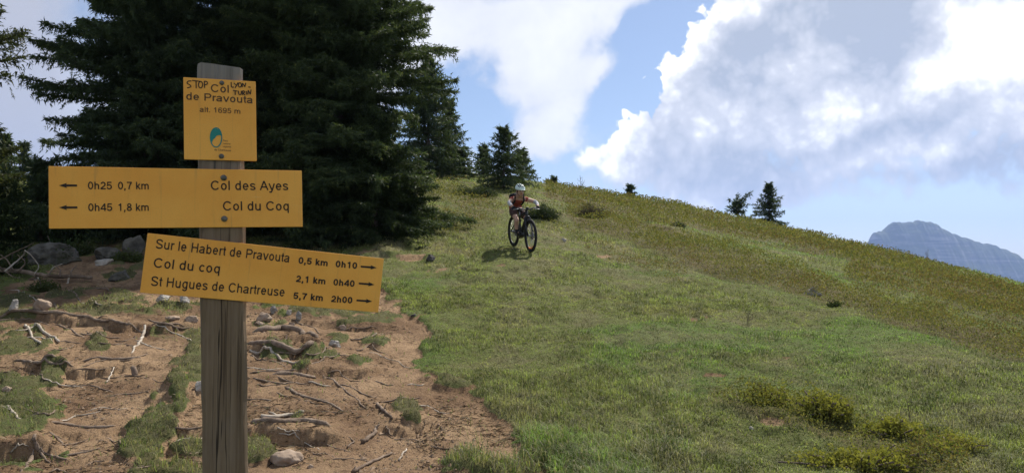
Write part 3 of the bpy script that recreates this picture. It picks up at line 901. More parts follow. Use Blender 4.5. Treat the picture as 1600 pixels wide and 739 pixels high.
# ---------------------------------------------------------------- the signpost
def build_signpost():
    A = at(75, 308, 1.683); B = at(472, 310, 1.877)
    e1 = Vector((B.x - A.x, B.y - A.y, 0)).normalized()
    ez = Vector((0, 0, 1)); ey = ez.cross(e1)                      # pointing away from the viewer
    org = Vector((A.x, A.y, 0))

    def loc(u, v, y=0.0):
        """pixel -> coordinates in the frame of the boards (x along, y into the picture, z up)"""
        d = Vector([float(c) for c in ray(u, v)]); o = Vector((0, 0, CAM_H))
        k = ((org + ey * y - o).dot(ey)) / d.dot(ey)
        p = o + d * k
        return Vector(((p - org).dot(e1), y, p.z))
    c0 = loc(351, 600, .056)
    # frame origin at the foot of the post
    foot_w = org + e1 * (c0.x + .004) + ey * .056
    g = gz(foot_w.x, foot_w.y)
    root = empty("trail_signpost", (foot_w.x, foot_w.y, g), math.atan2(e1.y, e1.x))
    tag(root, "wooden trail signpost with three yellow direction boards beside the worn path", "signpost")
    sh = Vector((c0.x + .004, .056, g))

    def L(u, v, y=0.0):
        return loc(u, v, y) - sh
    # post: squared timber, slightly leaning, chipped top
    bm = bmesh.new()
    tl, tr_ = L(309, 97, .006), L(380, 101, .006)
    bl, br = L(317.5, 739, .006), L(388.5, 739, .006)
    zs = [-.18] + list(np.linspace(0, tl.z, 46))
    rr = random.Random(3)
    rings = []
    for i, z in enumerate(zs):
        k = (z - bl.z) / (tl.z - bl.z)
        xa = bl.x + (tl.x - bl.x) * k; xb = br.x + (tr_.x - br.x) * k
        y0 = -.050; y1 = .048
        c = .007 + rr.uniform(-.0015, .002)
        ring = []
        for (x, y) in [(xa + c, y0), (xa + .03, y0), ((xa + xb) / 2, y0), (xb - .03, y0), (xb - c, y0), (xb, y0 + c), (xb, 0), (xb, y1 - c), (xb - c, y1), (xa + c, y1), (xa, y1 - c), (xa, 0), (xa, y0 + c)]:
            zz = z
            if i == len(zs) - 1:
                zz = z + rr.uniform(-.004, .003) - (x - xa) * .04
            ring.append(bm.verts.new((x + rr.uniform(-.0016, .0016), y + rr.uniform(-.0012, .0012), zz)))
        rings.append(ring)
    n = len(rings[0])
    for a, b in zip(rings[:-1], rings[1:]):
        for k in range(n):
            bm.faces.new((a[k], a[(k + 1) % n], b[(k + 1) % n], b[k]))
    bm.faces.new(rings[-1]); bm.faces.new(rings[0][::-1])
    bm_obj("post", bm, M['post'], root, smooth=False)


    def board(corners, label):
        c = [L(u, v) for u, v in corners]                         # tl tr br bl
        cen = (c[0] + c[1] + c[2] + c[3]) / 4
        ax = ((c[1] - c[0]) + (c[2] - c[3])).normalized()
        w = ((c[1] - c[0]).length + (c[2] - c[3]).length) / 2
        h = ((c[0] - c[3]).length + (c[1] - c[2]).length) / 2
        ang = math.atan2(ax.z, ax.x)
        bm = bmesh.new()
        box(bm, (0, .0025, 0), (w, .005, h), bevel=.0012)
        o = bm_obj("sign_board", bm, M['sign'], root, smooth=False)
        o.location = cen; o.rotation_euler = (0, -ang, 0)
        o['label'] = label
        inv = (Matrix.Translation(cen) @ Matrix.Rotation(-ang, 4, 'Y')).inverted()

        def B_(u, v):
            return inv @ L(u, v)
        return o, B_

    def put_text(bo, body, p_left, p_right, caph, m='ink', bold=0.0, name="lettering"):
        """baseline from p_left to p_right (board coordinates), cap height in metres"""
        strips, x0, x1 = text_strokes(body, .125 + bold * 3.2)
        d = p_right - p_left; wdt = math.hypot(d.x, d.z); a = math.atan2(d.z, d.x)
        bm = bmesh.new()
        for k, st in enumerate(strips):
            prev = None
            for (l, r_) in st:
                q = []
                for (X, Z_) in (l, r_):
                    X = (X - x0) / (x1 - x0) * wdt; Z_ = Z_ * caph
                    q.append(bm.verts.new((p_left.x + X * math.cos(a) - Z_ * math.sin(a), -.0007 - .00002 * (k % 9), p_left.z + X * math.sin(a) + Z_ * math.cos(a))))
                if prev: bm.faces.new((prev[0], prev[1], q[1], q[0]))
                prev = q
        return bm_obj(name, bm, M[m], bo, smooth=False)

    def arrow(bo, B_, u0, u1, v0, v1, right, m='ink'):
        a, b = B_(u0, v0), B_(u1, v1)
        if not right:
            a, b = b, a
        d = (b - a); ln = d.length; d.normalize(); p = Vector((-d.z, 0, d.x))
        hd = .014; t_ = .0021; hw = .0052
        pts = [(0, t_), (ln - hd, t_ * 1.1), (ln - hd - .001, hw), (ln, 0), (ln - hd - .001, -hw), (ln - hd, -t_ * 1.1), (0, -t_)]
        bm = bmesh.new()
        vs = [bm.verts.new(a + d * x + p * y + Vector((0, -.0007 - a.y, 0))) for x, y in pts]
        bm.faces.new(vs)
        return bm_obj("arrow", bm, M[m], bo, smooth=False)

    def bolt(bo, p, r=.0055):
        bm = bmesh.new()
        tube(bm, [(p.x, -.0004, p.z), (p.x, -.0018, p.z)], [r * 1.25, r * 1.2], 18)
        tube(bm, [(p.x, -.0016, p.z), (p.x, -.004, p.z), (p.x, -.0052, p.z)], [r * .9, r * .85, r * .45], 14)
        return bm_obj("bolt", bm, M['bolt'], bo)

    def stroke(bo, B_, lines, wid, m, name):
        bm = bmesh.new()
        for ln in lines:
            P = [B_(u, v) for u, v in ln]
            P = smooth_line(P, .0012) if len(P) > 2 else P
            prev = None
            for i, p in enumerate(P):
                d = P[min(i + 1, len(P) - 1)] - P[max(i - 1, 0)]
                if d.length < 1e-7: continue
                d.normalize(); q = Vector((-d.z, 0, d.x)) * wid * .5
                yy = -.0009 - .00002 * lines.index(ln)
                a = bm.verts.new((p.x + q.x, yy, p.z + q.z)); b = bm.verts.new((p.x - q.x, yy, p.z - q.z))
                if prev: bm.faces.new((prev[0], prev[1], b, a))
                prev = (a, b)
        return bm_obj(name, bm, M[m], bo, smooth=False)

    px = 1.8 / F
    # top plate
    bo, B_ = board([(286.5, 121), (400, 127.5), (400.5, 252), (287.5, 249)], "square yellow plate with handwriting and a small oval emblem")
    put_text(bo, "Col", B_(329.5, 144), B_(357.5, 145.5), 12.4 * px, 'ink_worn', .004)
    put_text(bo, "de Pravouta", B_(291, 156), B_(394.5, 162), 11.6 * px, 'ink_worn', .004)
    put_text(bo, "alt. 1695 m", B_(312, 175.2), B_(375.5, 178.2), 8.2 * px, 'ink_worn', .002)
    Z = lambda pts: [(260 + x / 4.105, 80 + y / 4.105) for x, y in pts]
    ov = lambda cx, cy, rx, ry: [(cx + rx * math.sin(k * math.pi / 5), cy - ry * math.cos(k * math.pi / 5)) for k in range(11)]
    G = [[(160, 193), (140, 195), (133, 208), (150, 218), (157, 230), (133, 238)], [(165, 189), (217, 196)], [(190, 194), (191, 240)], ov(219, 217, 13, 21),
         [(243, 195), (245, 238)], [(243, 195), (260, 198), (262, 212), (245, 219)],
         [(415, 200), (418, 231), (433, 232)], [(433, 206), (446, 219)], [(460, 203), (440, 239)], ov(471, 219, 10, 14), [(486, 233), (488, 206)], [(488, 206), (503, 231)], [(503, 231), (509, 205)], [(525, 232), (540, 234)],
         [(428, 254), (456, 258)], [(441, 256), (441, 283)], [(462, 256), (464, 276), (472, 281), (479, 276), (481, 256)], [(488, 283), (488, 256)], [(488, 256), (501, 260), (498, 270), (489, 271)], [(489, 271), (504, 284)],
         [(512, 258), (513, 281)], [(522, 281), (524, 252)], [(524, 252), (538, 279)], [(538, 279), (543, 249)]]
    stroke(bo, B_, [Z(g_) for g_ in G[:6]], .0021, 'pen', "handwriting")
    stroke(bo, B_, [Z(g_) for g_ in G[6:]], .0021, 'pen', "handwriting")
    # oval emblem: ring and a teal map in its upper half
    ring = [(337.6 + 8.8 * math.sin(k * math.pi / 20), 215.2 - 15 * math.cos(k * math.pi / 20)) for k in range(41)]
    em = stroke(bo, B_, [ring], .0024, 'teal', "emblem_ring")
    bm = bmesh.new()
    bm.faces.new([bm.verts.new(B_(260 + x / 4.105, 80 + y / 4.105) + Vector((0, -.0008, 0))) for x, y in
                  [(318, 497), (336, 505), (348, 524), (352, 545), (342, 540), (328, 541), (318, 548), (312, 560), (300, 566), (294, 582), (289, 590), (284, 572), (283, 545), (290, 518), (302, 502)]])
    bm_obj("emblem_map", bm, M['teal'], bo, smooth=False)
    for k, (txt, u1) in enumerate([("Parc", 356), ("naturel", 360), ("régional", 361)]):
        put_text(bo, txt, B_(348.5, 221.2 + k * 4.6), B_(u1, 221.8 + k * 4.6), 2.7 * px, 'ink_faded')
    put_text(bo, "de Chartreuse", B_(335, 235.6), B_(361, 236.8), 2.9 * px, 'ink_faded', .004)
    bolt(bo, B_(346.5, 130), .0042); bolt(bo, B_(346, 244.5), .0046)

    # middle board
    bo, B_ = board([(75, 259.5), (471, 267), (473.5, 354), (77, 357.5)], "long yellow board with arrows pointing left")
    put_text(bo, "0h25", B_(137.5, 296), B_(175, 296), 11.4 * px, 'ink', .008)
    put_text(bo, "0,7 km", B_(184.5, 296), B_(232.5, 296), 11.4 * px, 'ink', .008)
    put_text(bo, "0h45", B_(138, 330), B_(175.5, 329.7), 11.4 * px, 'ink', .008)
    put_text(bo, "1,8 km", B_(185, 329.7), B_(232.5, 329.5), 11.4 * px, 'ink', .008)
    put_text(bo, "Col des Ayes", B_(329.5, 297), B_(450.5, 297.3), 14.6 * px, 'ink', .004)
    put_text(bo, "Col du Coq", B_(348.5, 329), B_(451.5, 328.8), 14.6 * px, 'ink', .004)
    arrow(bo, B_, 92, 120.5, 290, 290, False); arrow(bo, B_, 92, 121, 324.4, 324.2, False)
    bolt(bo, B_(349.5, 278)); bolt(bo, B_(350.5, 342))

    # lower board, tilted
    bo, B_ = board([(230.5, 364), (600, 404), (591, 488), (218.5, 457)], "tilted yellow board with arrows pointing right")
    put_text(bo, "Sur le Habert de Pravouta", B_(243, 388), B_(451.5, 410), 14.6 * px, 'ink', .004)
    put_text(bo, "Col du coq", B_(239.5, 417.5), B_(343, 427), 14.6 * px, 'ink', .004)
    put_text(bo, "St Hugues de Chartreuse", B_(235.5, 446.2), B_(444, 463), 14.6 * px, 'ink', .004)
    for (t1, a, b, t2, c, d, ar) in [("0,5 km", (466, 411.5), (511.5, 415.8), "0h10", (524, 417), (557.5, 420), (563.5, 588.5, 416.3, 418.3)),
                                     ("2,1 km", (462, 440.2), (508, 444.2), "0h40", (520.5, 445.5), (553.5, 448), (560.5, 585, 442.6, 444.6)),
                                     ("5,7 km", (458, 466.6), (504, 470.2), "2h00", (517, 471.5), (550, 474), (557, 581.5, 469, 470.8))]:
        put_text(bo, t1, B_(*a), B_(*b), 10.6 * px, 'ink', .022)
        put_text(bo, t2, B_(*c), B_(*d), 10.6 * px, 'ink', .022)
        arrow(bo, B_, ar[0], ar[1], ar[2], ar[3], True)
    return root


build_signpost()

# ---------------------------------------------------------------- spruces
def spruce_arrays(H, rad, seed, h0=.03, whorl=.155, per=8, spacing=.07, nstep=.016, nlen=.066, nwid=.017, power=.85, irregular=.25,
                  tones=((.042, .062, .032), (.080, .108, .046)), tip=(.17, .195, .065), shape=None, sparse=0.0, azfilter=None, tw_len=.42, droop=.22, hmax=1.0, fill=1.0):
    rg = np.random.default_rng(seed)
    limbs, TO, TD, TL, TS = [], [], [], [], []
    z = max(h0 * H, .05)
    ph = rg.uniform(0, 6.28, 4)
    while z < H * min(.985, hmax):
        hf = z / H
        for k in range(per):
            if rg.random() < sparse: continue
            a = 2 * math.pi * (k + rg.uniform(-.4, .4)) / per + z * 2.1
            if azfilter and not azfilter(a, z): continue
            Lr = rad * (1 - hf) ** power * (1 + irregular * rg.normal() * .8) * (1 + .22 * math.sin(a * 2 + ph[0] + z * 1.3) + .12 * math.sin(a * 3 + ph[1] - z * 2))
            if hf < .10: Lr *= .72 + 2.8 * hf
            if shape: Lr *= shape(a, hf)
            Lr = max(.12, Lr)
            e0 = .95 * hf ** 1.5 - .12 + rg.normal() * .10
            n = max(5, int(Lr / spacing))
            s = np.linspace(.08, 1, n)
            dr = droop * (1.25 - hf) + rg.normal() * .05
            zz = z + rg.uniform(-.16, .16) * whorl * 3 + Lr * (s * math.tan(e0) - dr * s ** 2 + .55 * dr * s ** 4)
            wob = rg.normal() * .10
            aa = a + wob * s ** 2
            p = np.stack([np.sin(aa) * Lr * s, np.cos(aa) * Lr * s, zz], -1)
            limbs.append((p, .004 + .008 * Lr))
            d = np.gradient(p, axis=0); d /= np.linalg.norm(d, axis=1, keepdims=True)
            side = np.stack([d[:, 1], -d[:, 0], np.zeros(n)], -1)
            for sg in (-1, 1):
                ang = rg.uniform(.55, .95, n)[:, None]
                td = d * np.cos(ang) + sg * side * np.sin(ang)
                td[:, 2] += rg.normal(0, .16, n) - .10
                td /= np.linalg.norm(td, axis=1, keepdims=True)
                tl = (tw_len * Lr * (1 - s) ** .8 * (.3 + s) * rg.uniform(.6, 1.3, n)).clip(.05, .55) + .05
                TO.append(p); TD.append(td); TL.append(tl); TS.append(s)
            # the branch's own end and a few hanging sprays
            TO.append(p); TD.append(d); TL.append(np.full(n, spacing * 1.3 + .02)); TS.append(s)
            hg = rg.random(n) < .6
            td = d * .35 + np.array((0, 0, -1.0)); td /= np.linalg.norm(td, axis=1, keepdims=True)
            TO.append(p[hg]); TD.append(td[hg]); TL.append(rg.uniform(.08, .36, hg.sum()) * min(1, Lr)); TS.append(s[hg])
        z += whorl * (1.25 - .7 * hf) * rg.uniform(.7, 1.3)
    # leader
    TO.append(np.array([[0, 0, H * .95]])); TD.append(np.array([[0, 0, 1.0]])); TL.append(np.array([H * .06])); TS.append(np.array([.8]))
    TO, TD, TL, TS = np.concatenate(TO), np.concatenate(TD), np.concatenate(TL), np.concatenate(TS)
    m = np.maximum(2, (TL / nstep).astype(int))
    ti = np.repeat(np.arange(len(TL)), m)
    t = rg.random(len(ti))
    o = TO[ti] + TD[ti] * (TL[ti] * t)[:, None]
    rd = rg.normal(size=(len(ti), 3)); rd /= np.linalg.norm(rd, axis=1, keepdims=True)
    nd = TD[ti] * .75 + rd * .75; nd[:, 2] += .08
    nd /= np.linalg.norm(nd, axis=1, keepdims=True)
    sd_ = np.cross(nd, rg.normal(size=(len(ti), 3))); sd_ /= np.linalg.norm(sd_, axis=1, keepdims=True) + 1e-9
    ln = (nlen * rg.uniform(.6, 1.25, len(ti)))[:, None]; wd = (nwid * rg.uniform(.7, 1.2, len(ti)))[:, None]
    tri = np.stack([o - sd_ * wd * .5, o + sd_ * wd * .5, o + nd * ln], 1)
    # older, hanging sprays that close the inside of the crown
    nfl = int(fill * len(TL) * 3.2)
    c1, c2, c3 = np.array(tones[0]), np.array(tones[1]), np.array(tip)
    fi = rg.integers(0, len(TL), nfl)
    fo = TO[fi] + TD[fi] * (TL[fi] * rg.random(nfl) * .8)[:, None] + rg.normal(size=(nfl, 3)) * np.array((.5, .5, .8)) * whorl * .38 * (TL[fi] / .22).clip(.12, 1)[:, None]
    fd = TD[fi] * .7 + rg.normal(size=(nfl, 3)) * .45 + np.array((0, 0, -.35)); fd /= np.linalg.norm(fd, axis=1, keepdims=True)
    fs = np.cross(fd, rg.normal(size=(nfl, 3))); fs /= np.linalg.norm(fs, axis=1, keepdims=True) + 1e-9
    fl = (nlen * 1.9 * rg.uniform(.6, 1.3, nfl))[:, None]; fw = (nwid * 2.3 * rg.uniform(.6, 1.3, nfl))[:, None]
    ftri = np.stack([fo - fs * fw * .5, fo + fs * fw * .5, fo + fd * fl], 1)
    fcol = c1 + (c2 - c1) * rg.random((nfl, 1)) * .7
    q = rg.random(len(ti))[:, None]
    tw = rg.random(len(TL))[ti][:, None]
    col = c1 + (c2 - c1) * (.5 * q + .5 * tw)
    tipw = (sstep(.75, 1, TS[ti]) * sstep(.5, 1, t) * (rg.random(len(ti)) < .6))[:, None]
    col = col * (1 - tipw) + c3 * tipw
    return np.concatenate([tri, ftri]), np.concatenate([col, fcol]), limbs


def spruce(name, label, base, H, rad, seed, group=None, rz=0.0, detail=1.0, trunk_r=None, **kw):
    root = empty(name, base, rz)
    tag(root, label, "spruce", group)
    tri, col, limbs = spruce_arrays(H, rad, seed, **kw)
    tri_obj("crown", tri, col, M['needles'], root)
    bm = bmesh.new()
    tr_ = trunk_r or (.022 * H + .02)
    rr = random.Random(seed)
    zs = np.linspace(-.25, H * .97, 16)
    tube(bm, [(rr.uniform(-1, 1) * .02 * tr_ / .1, rr.uniform(-1, 1) * .02 * tr_ / .1, z) for z in zs],
         [max(.006, tr_ * (1 - max(z, 0) / H) ** .9 * (1.25 if i == 0 else 1)) for i, z in enumerate(zs)], 9)
    bm_obj("trunk", bm, M['bark'], root)
    bm = bmesh.new()
    for p, r_ in limbs[:: max(1, int(round(1 / detail)))]:
        q = p[:: max(1, len(p) // 5)]
        q = np.vstack([[0, 0, p[0, 2] - (p[1, 2] - p[0, 2])], q])
        tube(bm, q, [r_ * (1 - .85 * k / (len(q) - 1)) for k in range(len(q))], 4, cap=False)
    bm_obj("branches", bm, M['bark'], root)
    return root


def on_ground(u, v):
    return Vector(hit(u, v))


def base_at(u, Y):
    """ground point in column u at forward distance Y"""
    x = (u - 800) / F * Y
    return Vector((x, Y, gz(x, Y) - .04))


G_BIG = "tall spruces behind the signpost"
spruce("spruce_tree", "tall dark spruce left of the signpost with drooping ragged left edge", base_at(236, 20), 10.5, 2.55, 11, G_BIG, fill=1.5, tw_len=.5, power=.5, irregular=.12, hmax=.78)
spruce("spruce_tree", "tall dark spruce directly behind the post top, between two others", base_at(385, 22.5), 11.5, 2.7, 12, G_BIG, fill=1.5, tw_len=.5, power=.6, irregular=.14, hmax=.75)
spruce("spruce_tree", "tall spruce right of the signpost, sky showing through its open right side", base_at(528, 21), 10.5, 2.85, 13, G_BIG, tones=((.045, .066, .031), (.090, .120, .046)), tip=(.19, .21, .07), power=.45, irregular=.13, per=9, fill=1.3, tw_len=.5, hmax=.75,
       shape=lambda a, hf: 1.0 - max(0, math.sin(a)) * (.34 * math.exp(-((hf - .27) / .06) ** 2) + .10 * math.exp(-((hf - .37) / .06) ** 2) - .10 * math.exp(-((hf - .51) / .06) ** 2)))
spruce("young_spruce", "bushy young spruce filling the foot of the tall right-hand spruce", base_at(585, 19.6), 2.9, 1.25, 14, None, power=.6, irregular=.3, whorl=.17, tones=((.022, .036, .014), (.048, .066, .022)), tip=(.10, .115, .035))
spruce("young_spruce", "low spreading young spruce at the grassy edge right of the tall ones", base_at(630, 20.6), 1.55, .70, 15, None, power=.6, irregular=.35, whorl=.14, tones=((.025, .040, .015), (.055, .072, .024)), tip=(.10, .115, .035))
spruce("young_spruce", "shrubby dark young spruce under the middle board's right end", base_at(500, 19.4), 1.5, 1.1, 16, None, power=.5, irregular=.35, whorl=.15)
FAR = dict(fill=.5, whorl=.20, per=7, spacing=.11, nstep=.035, nlen=.10, nwid=.030)
spruce("spruce_tree", "dense dark spruce on the ridge just right of the tall clump", base_at(668, 36), 5.2, 2.05, 17, None, power=.9, irregular=.16, **FAR)
spruce("spruce_tree", "narrow dark spruce half hidden behind the tall clump's right edge", base_at(700, 38), 3.6, 1.2, 18, None, power=.95, irregular=.16, **FAR)
spruce("young_spruce", "small round spruce on the ridge right of the dense one", base_at(718, 37.4), 1.25, .62, 19, None, power=.6, irregular=.25, **FAR)
spruce("spruce_tree", "spruce on the slope above the cyclist with a wide skirt", base_at(787, 33), 2.45, 1.45, 20, None, power=.8, fill=.6, irregular=.22, whorl=.19, per=7, spacing=.10, nstep=.03, nlen=.085, nwid=.024, tip=(.10, .115, .035))
spruce("young_spruce", "slim spruce just left of the one above the cyclist", base_at(755, 39), 1.6, .6, 21, None, power=1.0, irregular=.2, **FAR)
spruce("spruce_tree", "spruce peeping out to the right behind the one above the cyclist", base_at(814, 38.5), 1.8, .9, 22, None, power=.95, irregular=.2, **FAR)
FARR = dict(fill=.45, whorl=.20, per=7, spacing=.11, nstep=.035, nlen=.10, nwid=.032)
spruce("young_spruce", "little spruce alone on the skyline in the middle of the ridge", base_at(985, 51.5), 0.98, .60, 23, None, power=.85, irregular=.3, **FARR)
spruce("spruce_tree", "thin gappy spruce on the skyline left of the full conical one", base_at(1154, 52.5), 1.25, .80, 24, None, power=.35, irregular=.5, sparse=.35, whorl=.24, per=6, spacing=.11, nstep=.035, nlen=.10, nwid=.032, h0=.15)
spruce("spruce_tree", "full conical spruce on the right skyline", base_at(1203, 53), 2.75, 1.35, 25, None, power=1.0, irregular=.22, **FARR)
G_TINY = "tiny spruce tips on the skyline"
for i, (u, Y, h) in enumerate([(866, 47, .50), (857, 47.5, .36)]):
    spruce("young_spruce", ["taller of two tiny spruce tips on the skyline right of the cyclist's spruce", "shorter of two tiny spruce tips on the skyline right of the cyclist's spruce"][i],
           base_at(u, Y), h, .2, 26 + i, G_TINY, fill=.4, whorl=.09, per=5, spacing=.06, nstep=.035, nlen=.08, nwid=.028)
# at the left edge
spruce("spruce_tree", "near spruce at the left edge, only branch tips reaching into view", base_at(-150, 11), 6.5, 1.42, 31, None, h0=.33, power=.25, irregular=.3, whorl=.26, per=9, sparse=.1, spacing=.05, nstep=.008, nlen=.046, nwid=.014,
       tones=((.030, .040, .016), (.070, .080, .030)), tip=(.12, .12, .045), hmax=.62, droop=.30,
       shape=lambda a, hf: 1.0 - .35 * math.exp(-((hf - .46) / .04) ** 2))
spruce("young_spruce", "dark bushy spruce low at the left edge above the fallen branch", base_at(-8, 16), 1.75, .85, 32, None, power=.5, irregular=.3, whorl=.16, tones=((.022, .036, .014), (.05, .068, .022)))
spruce("young_spruce", "dark young spruce behind the left end of the middle board", base_at(62, 19), 1.75, .95, 33, None, power=.5, irregular=.3, whorl=.16)
spruce("young_spruce", "pale thin spruce top far off in the left sky gap", base_at(33, 39), 2.0, .62, 34, None, power=.9, irregular=.2, sparse=.25, tones=((.05, .07, .045), (.08, .10, .06)), **FAR)
spruce("young_spruce", "dark narrow spruce top at the very left edge of the skyline", base_at(3, 36), 2.2, .7, 35, None, power=.8, irregular=.2, **FAR)

# ---------------------------------------------------------------- stones
def rock(u, v, w, h, m, label, seed, depth=.8, sharp=.35, name="rock", group=None, sink=.25):
    """u, v: foot of the stone in the photograph; w, h: its size there in pixels"""
    p = on_ground(u, v)
    D = p.y
    W, Hh = w / F * D, h / F * D
    bm = bmesh.new()
    bmesh.ops.create_icosphere(bm, subdivisions=4, radius=1.0)
    rr = random.Random(seed)
    cuts = [(Vector((rr.gauss(0, 1), rr.gauss(0, 1), rr.gauss(0, .8))).normalized(), rr.uniform(.52, .84)) for _ in range(13)]
    off = Vector((rr.uniform(-50, 50), rr.uniform(-50, 50), rr.uniform(-50, 50)))
    for vt in bm.verts:
        q = vt.co.copy()
        for n, d in cuts:
            e = q.dot(n) - d
            if e > 0: q -= n * e * (.55 + sharp)
        q *= 1 + .20 * mnoise.fractal(q * 1.6 + off, .8, 2.1, 5) + .05 * mnoise.noise(q * 7 + off)
        vt.co = Vector((q.x * W * .5, q.y * W * .5 * depth, (q.z * .5 + .5 - sink) * Hh / (1 - sink) * 1.02))
    o = bm_obj(name, bm, M[m], smooth=sharp < .3)
    o.location = (p.x, p.y + W * .5 * depth * .6, p.z - .01)
    o.rotation_euler = (rr.uniform(-.08, .08), rr.uniform(-.1, .1), -math.atan2(p.x, p.y) + rr.uniform(-.25, .25))
    tag(o, label, "rock", group)
    return o


rock(78, 412, 78, 34, 'rock_mossy_shaded', "big grey boulder with a sloping top left of the trail, beside the fallen branch", 1, .7)
rock(164, 407, 46, 22, 'rock_mossy_shaded', "brownish angular boulder in the dark hollow below the middle board", 2, .8)
rock(204, 401, 34, 33, 'rock_mossy_shaded', "upright blocky boulder closest to the lower board's left edge", 3, .8)
rock(216, 394, 11, 12, 'rock_pale', "small pale stone leaning against the upright blocky boulder", 4)
rock(160, 414, 38, 12, 'rock_pale', "flat pale stone lying in front of the brownish angular boulder", 5)
rock(183, 441, 40, 18, 'rock_mossy_shaded', "weathered stone half grown over with grass left of the lower board", 6)
rock(19, 486, 17, 17, 'rock_pale', "small pointed white stone at the left edge", 7, .8, .5)
rock(61, 487, 28, 21, 'rock_tan', "rounded tan boulder right of the pointed white stone", 8, .9, .15)
rock(296, 502, 25, 12, 'rock_tan', "rounded stone beside the roots just left of the post", 9, .9, .15)
rock(268, 500, 28, 7, 'rock_tan', "flat stone between roots, left of the rounded one by the post", 10, .8, .2)
rock(252, 472, 26, 10, 'rock_pale', "pale flat stone below the lower board's left corner", 11, .8)
rock(286, 473, 20, 12, 'rock_pale', "pale stone under the lower board close to the post", 12, .8)
rock(410, 503, 30, 15, 'rock_tan', "rounded stone just right of the post beneath the lower board", 13, .9, .15)
rock(404, 509, 16, 7, 'rock_tan', "little flat stone in front of the rounded stone right of the post", 14, .9, .2)
rock(428, 489, 15, 12, 'rock', "grey stone behind the rounded one right of the post", 15)
rock(451, 493, 9, 11, 'rock_pale', "small pointed pale stone under the lower board's middle", 16, .8, .5)
rock(466, 501, 12, 14, 'rock', "small grey upright stone beside the pointed pale one", 17)
rock(455, 509, 10, 7, 'rock_tan', "tiny tan stone in front of the small grey upright stone", 18)
rock(535, 516, 17, 9, 'rock_tan', "flat tan stone on the earth between two grass banks under the lower board", 19, .9, .15)
rock(523, 542, 19, 14, 'rock_pale', "bright white angular stone at the end of the thick roots", 20, .8, .5)
rock(645, 495, 10, 6, 'rock_dark', "small black stone on the bend of the trail", 21)
rock(446, 727, 52, 26, 'rock_tan', "smooth rounded tan stone at the bottom right of the post", 22, .8, .1, sink=.3)
rock(484, 732, 13, 8, 'rock_tan', "pebble just right of the smooth tan stone at the bottom", 23)
rock(309, 613, 22, 14, 'rock_pale', "pale knobbly stone against the left side of the post", 24, .8, .4)
rock(1271, 463, 28, 16, 'rock', "grey stone in the yellow shrubs on the right-hand slope", 25)
rock(881, 378, 11, 8, 'rock_pale', "small pale stone in the grass right of the bicycle", 26)
rock(1384, 678, 34, 7, 'rock_pale', "flat whitish stone in the grass behind the bottom right shrubs", 27)
rock(1175, 672, 10, 6, 'rock_pale', "small whitish stone in grass left of the bottom right shrubs", 28)
rock(672, 408, 16, 11, 'rock_dark', "dark rounded lump on the bare patch left of the bicycle", 29)
rock(8, 612, 14, 12, 'rock_tan', "small tan stone at the left edge on the grassy mound", 30)

# ---------------------------------------------------------------- roots and sticks
def root_(pts, th, m, label, name="tree_root", cat="root", lift=.15, jit=.009, taper=.45, seed=0, twig=None, squash=.85, embed=True):
    """pts: pixels along it; th: thickness in pixels at the thick end"""
    W = [on_ground(u, v) for u, v in pts]
    # drape: follow the ground between the points
    P = []
    for a, b in zip(W[:-1], W[1:]):
        n = max(2, int((b - a).length / .12))
        for k in range(n):
            q = a.lerp(b, k / n)
            P.append(q)
    P.append(W[-1])
    line = smooth_line(P, .035, jit, seed)
    D = sum(w.y for w in W) / len(W)
    th *= 1.3
    r0 = max(.006, th / F * D * .5)
    n = len(line)
    org = line[n // 2].copy()
    azs = np.array([math.atan2(p.x, p.y) for p in line]); rs = np.array([math.hypot(p.x, p.y) for p in line])
    zg = ground_h(azs, rs)
    k = np.exp(-np.linspace(-1.5, 1.5, 9) ** 2); k /= k.sum()
    zs = np.convolve(np.pad(zg, 4, mode='edge'), k, mode='valid')
    zs = np.maximum(zs, zg - r0 * .4)
    rr = random.Random(seed + 5)
    rad, Q = [], []
    for i, p in enumerate(line):
        t = i / max(1, n - 1)
        r = r0 * (1 - taper * t) * (.86 + .34 * mnoise.noise(Vector((t * 9, seed, 0))) + .22 * mnoise.noise(Vector((t * 31, seed, 4))))
        if embed: r *= (.35 + .65 * min(1, 7 * t, 7 * (1 - t)))
        rad.append(max(.004, r))
        Q.append(Vector((p.x, p.y, zs[i] + r0 * lift - (r0 * 1.2 * (max(0, 1 - 9 * t) + max(0, 1 - 9 * (1 - t))) if embed else 0))) - org)
    bm = bmesh.new()
    tube(bm, Q, rad, 8, squash=squash)
    for (t0, du, dv, ln) in (twig or []):
        q = Q[int(t0 * (n - 1))]
        d = Vector((du, .2, dv)).normalized()
        tl_ = smooth_line([q, q + d * ln * .5 + Vector((0, 0, .01)), q + d * ln], .03, .003, seed)
        if embed: tl_ = [Vector((p.x, p.y, gz(org.x + p.x, org.y + p.y) - org.z + rad[n // 2] * (.4 - 1.2 * i / len(tl_)))) if i else p for i, p in enumerate(tl_)]
        tube(bm, tl_, [rad[n // 2] * .7 * (1 - .7 * i / len(tl_)) for i in range(len(tl_))], 6)
    o = bm_obj(name, bm, M[m])
    o.location = org
    tag(o, label, cat, None)
    return o


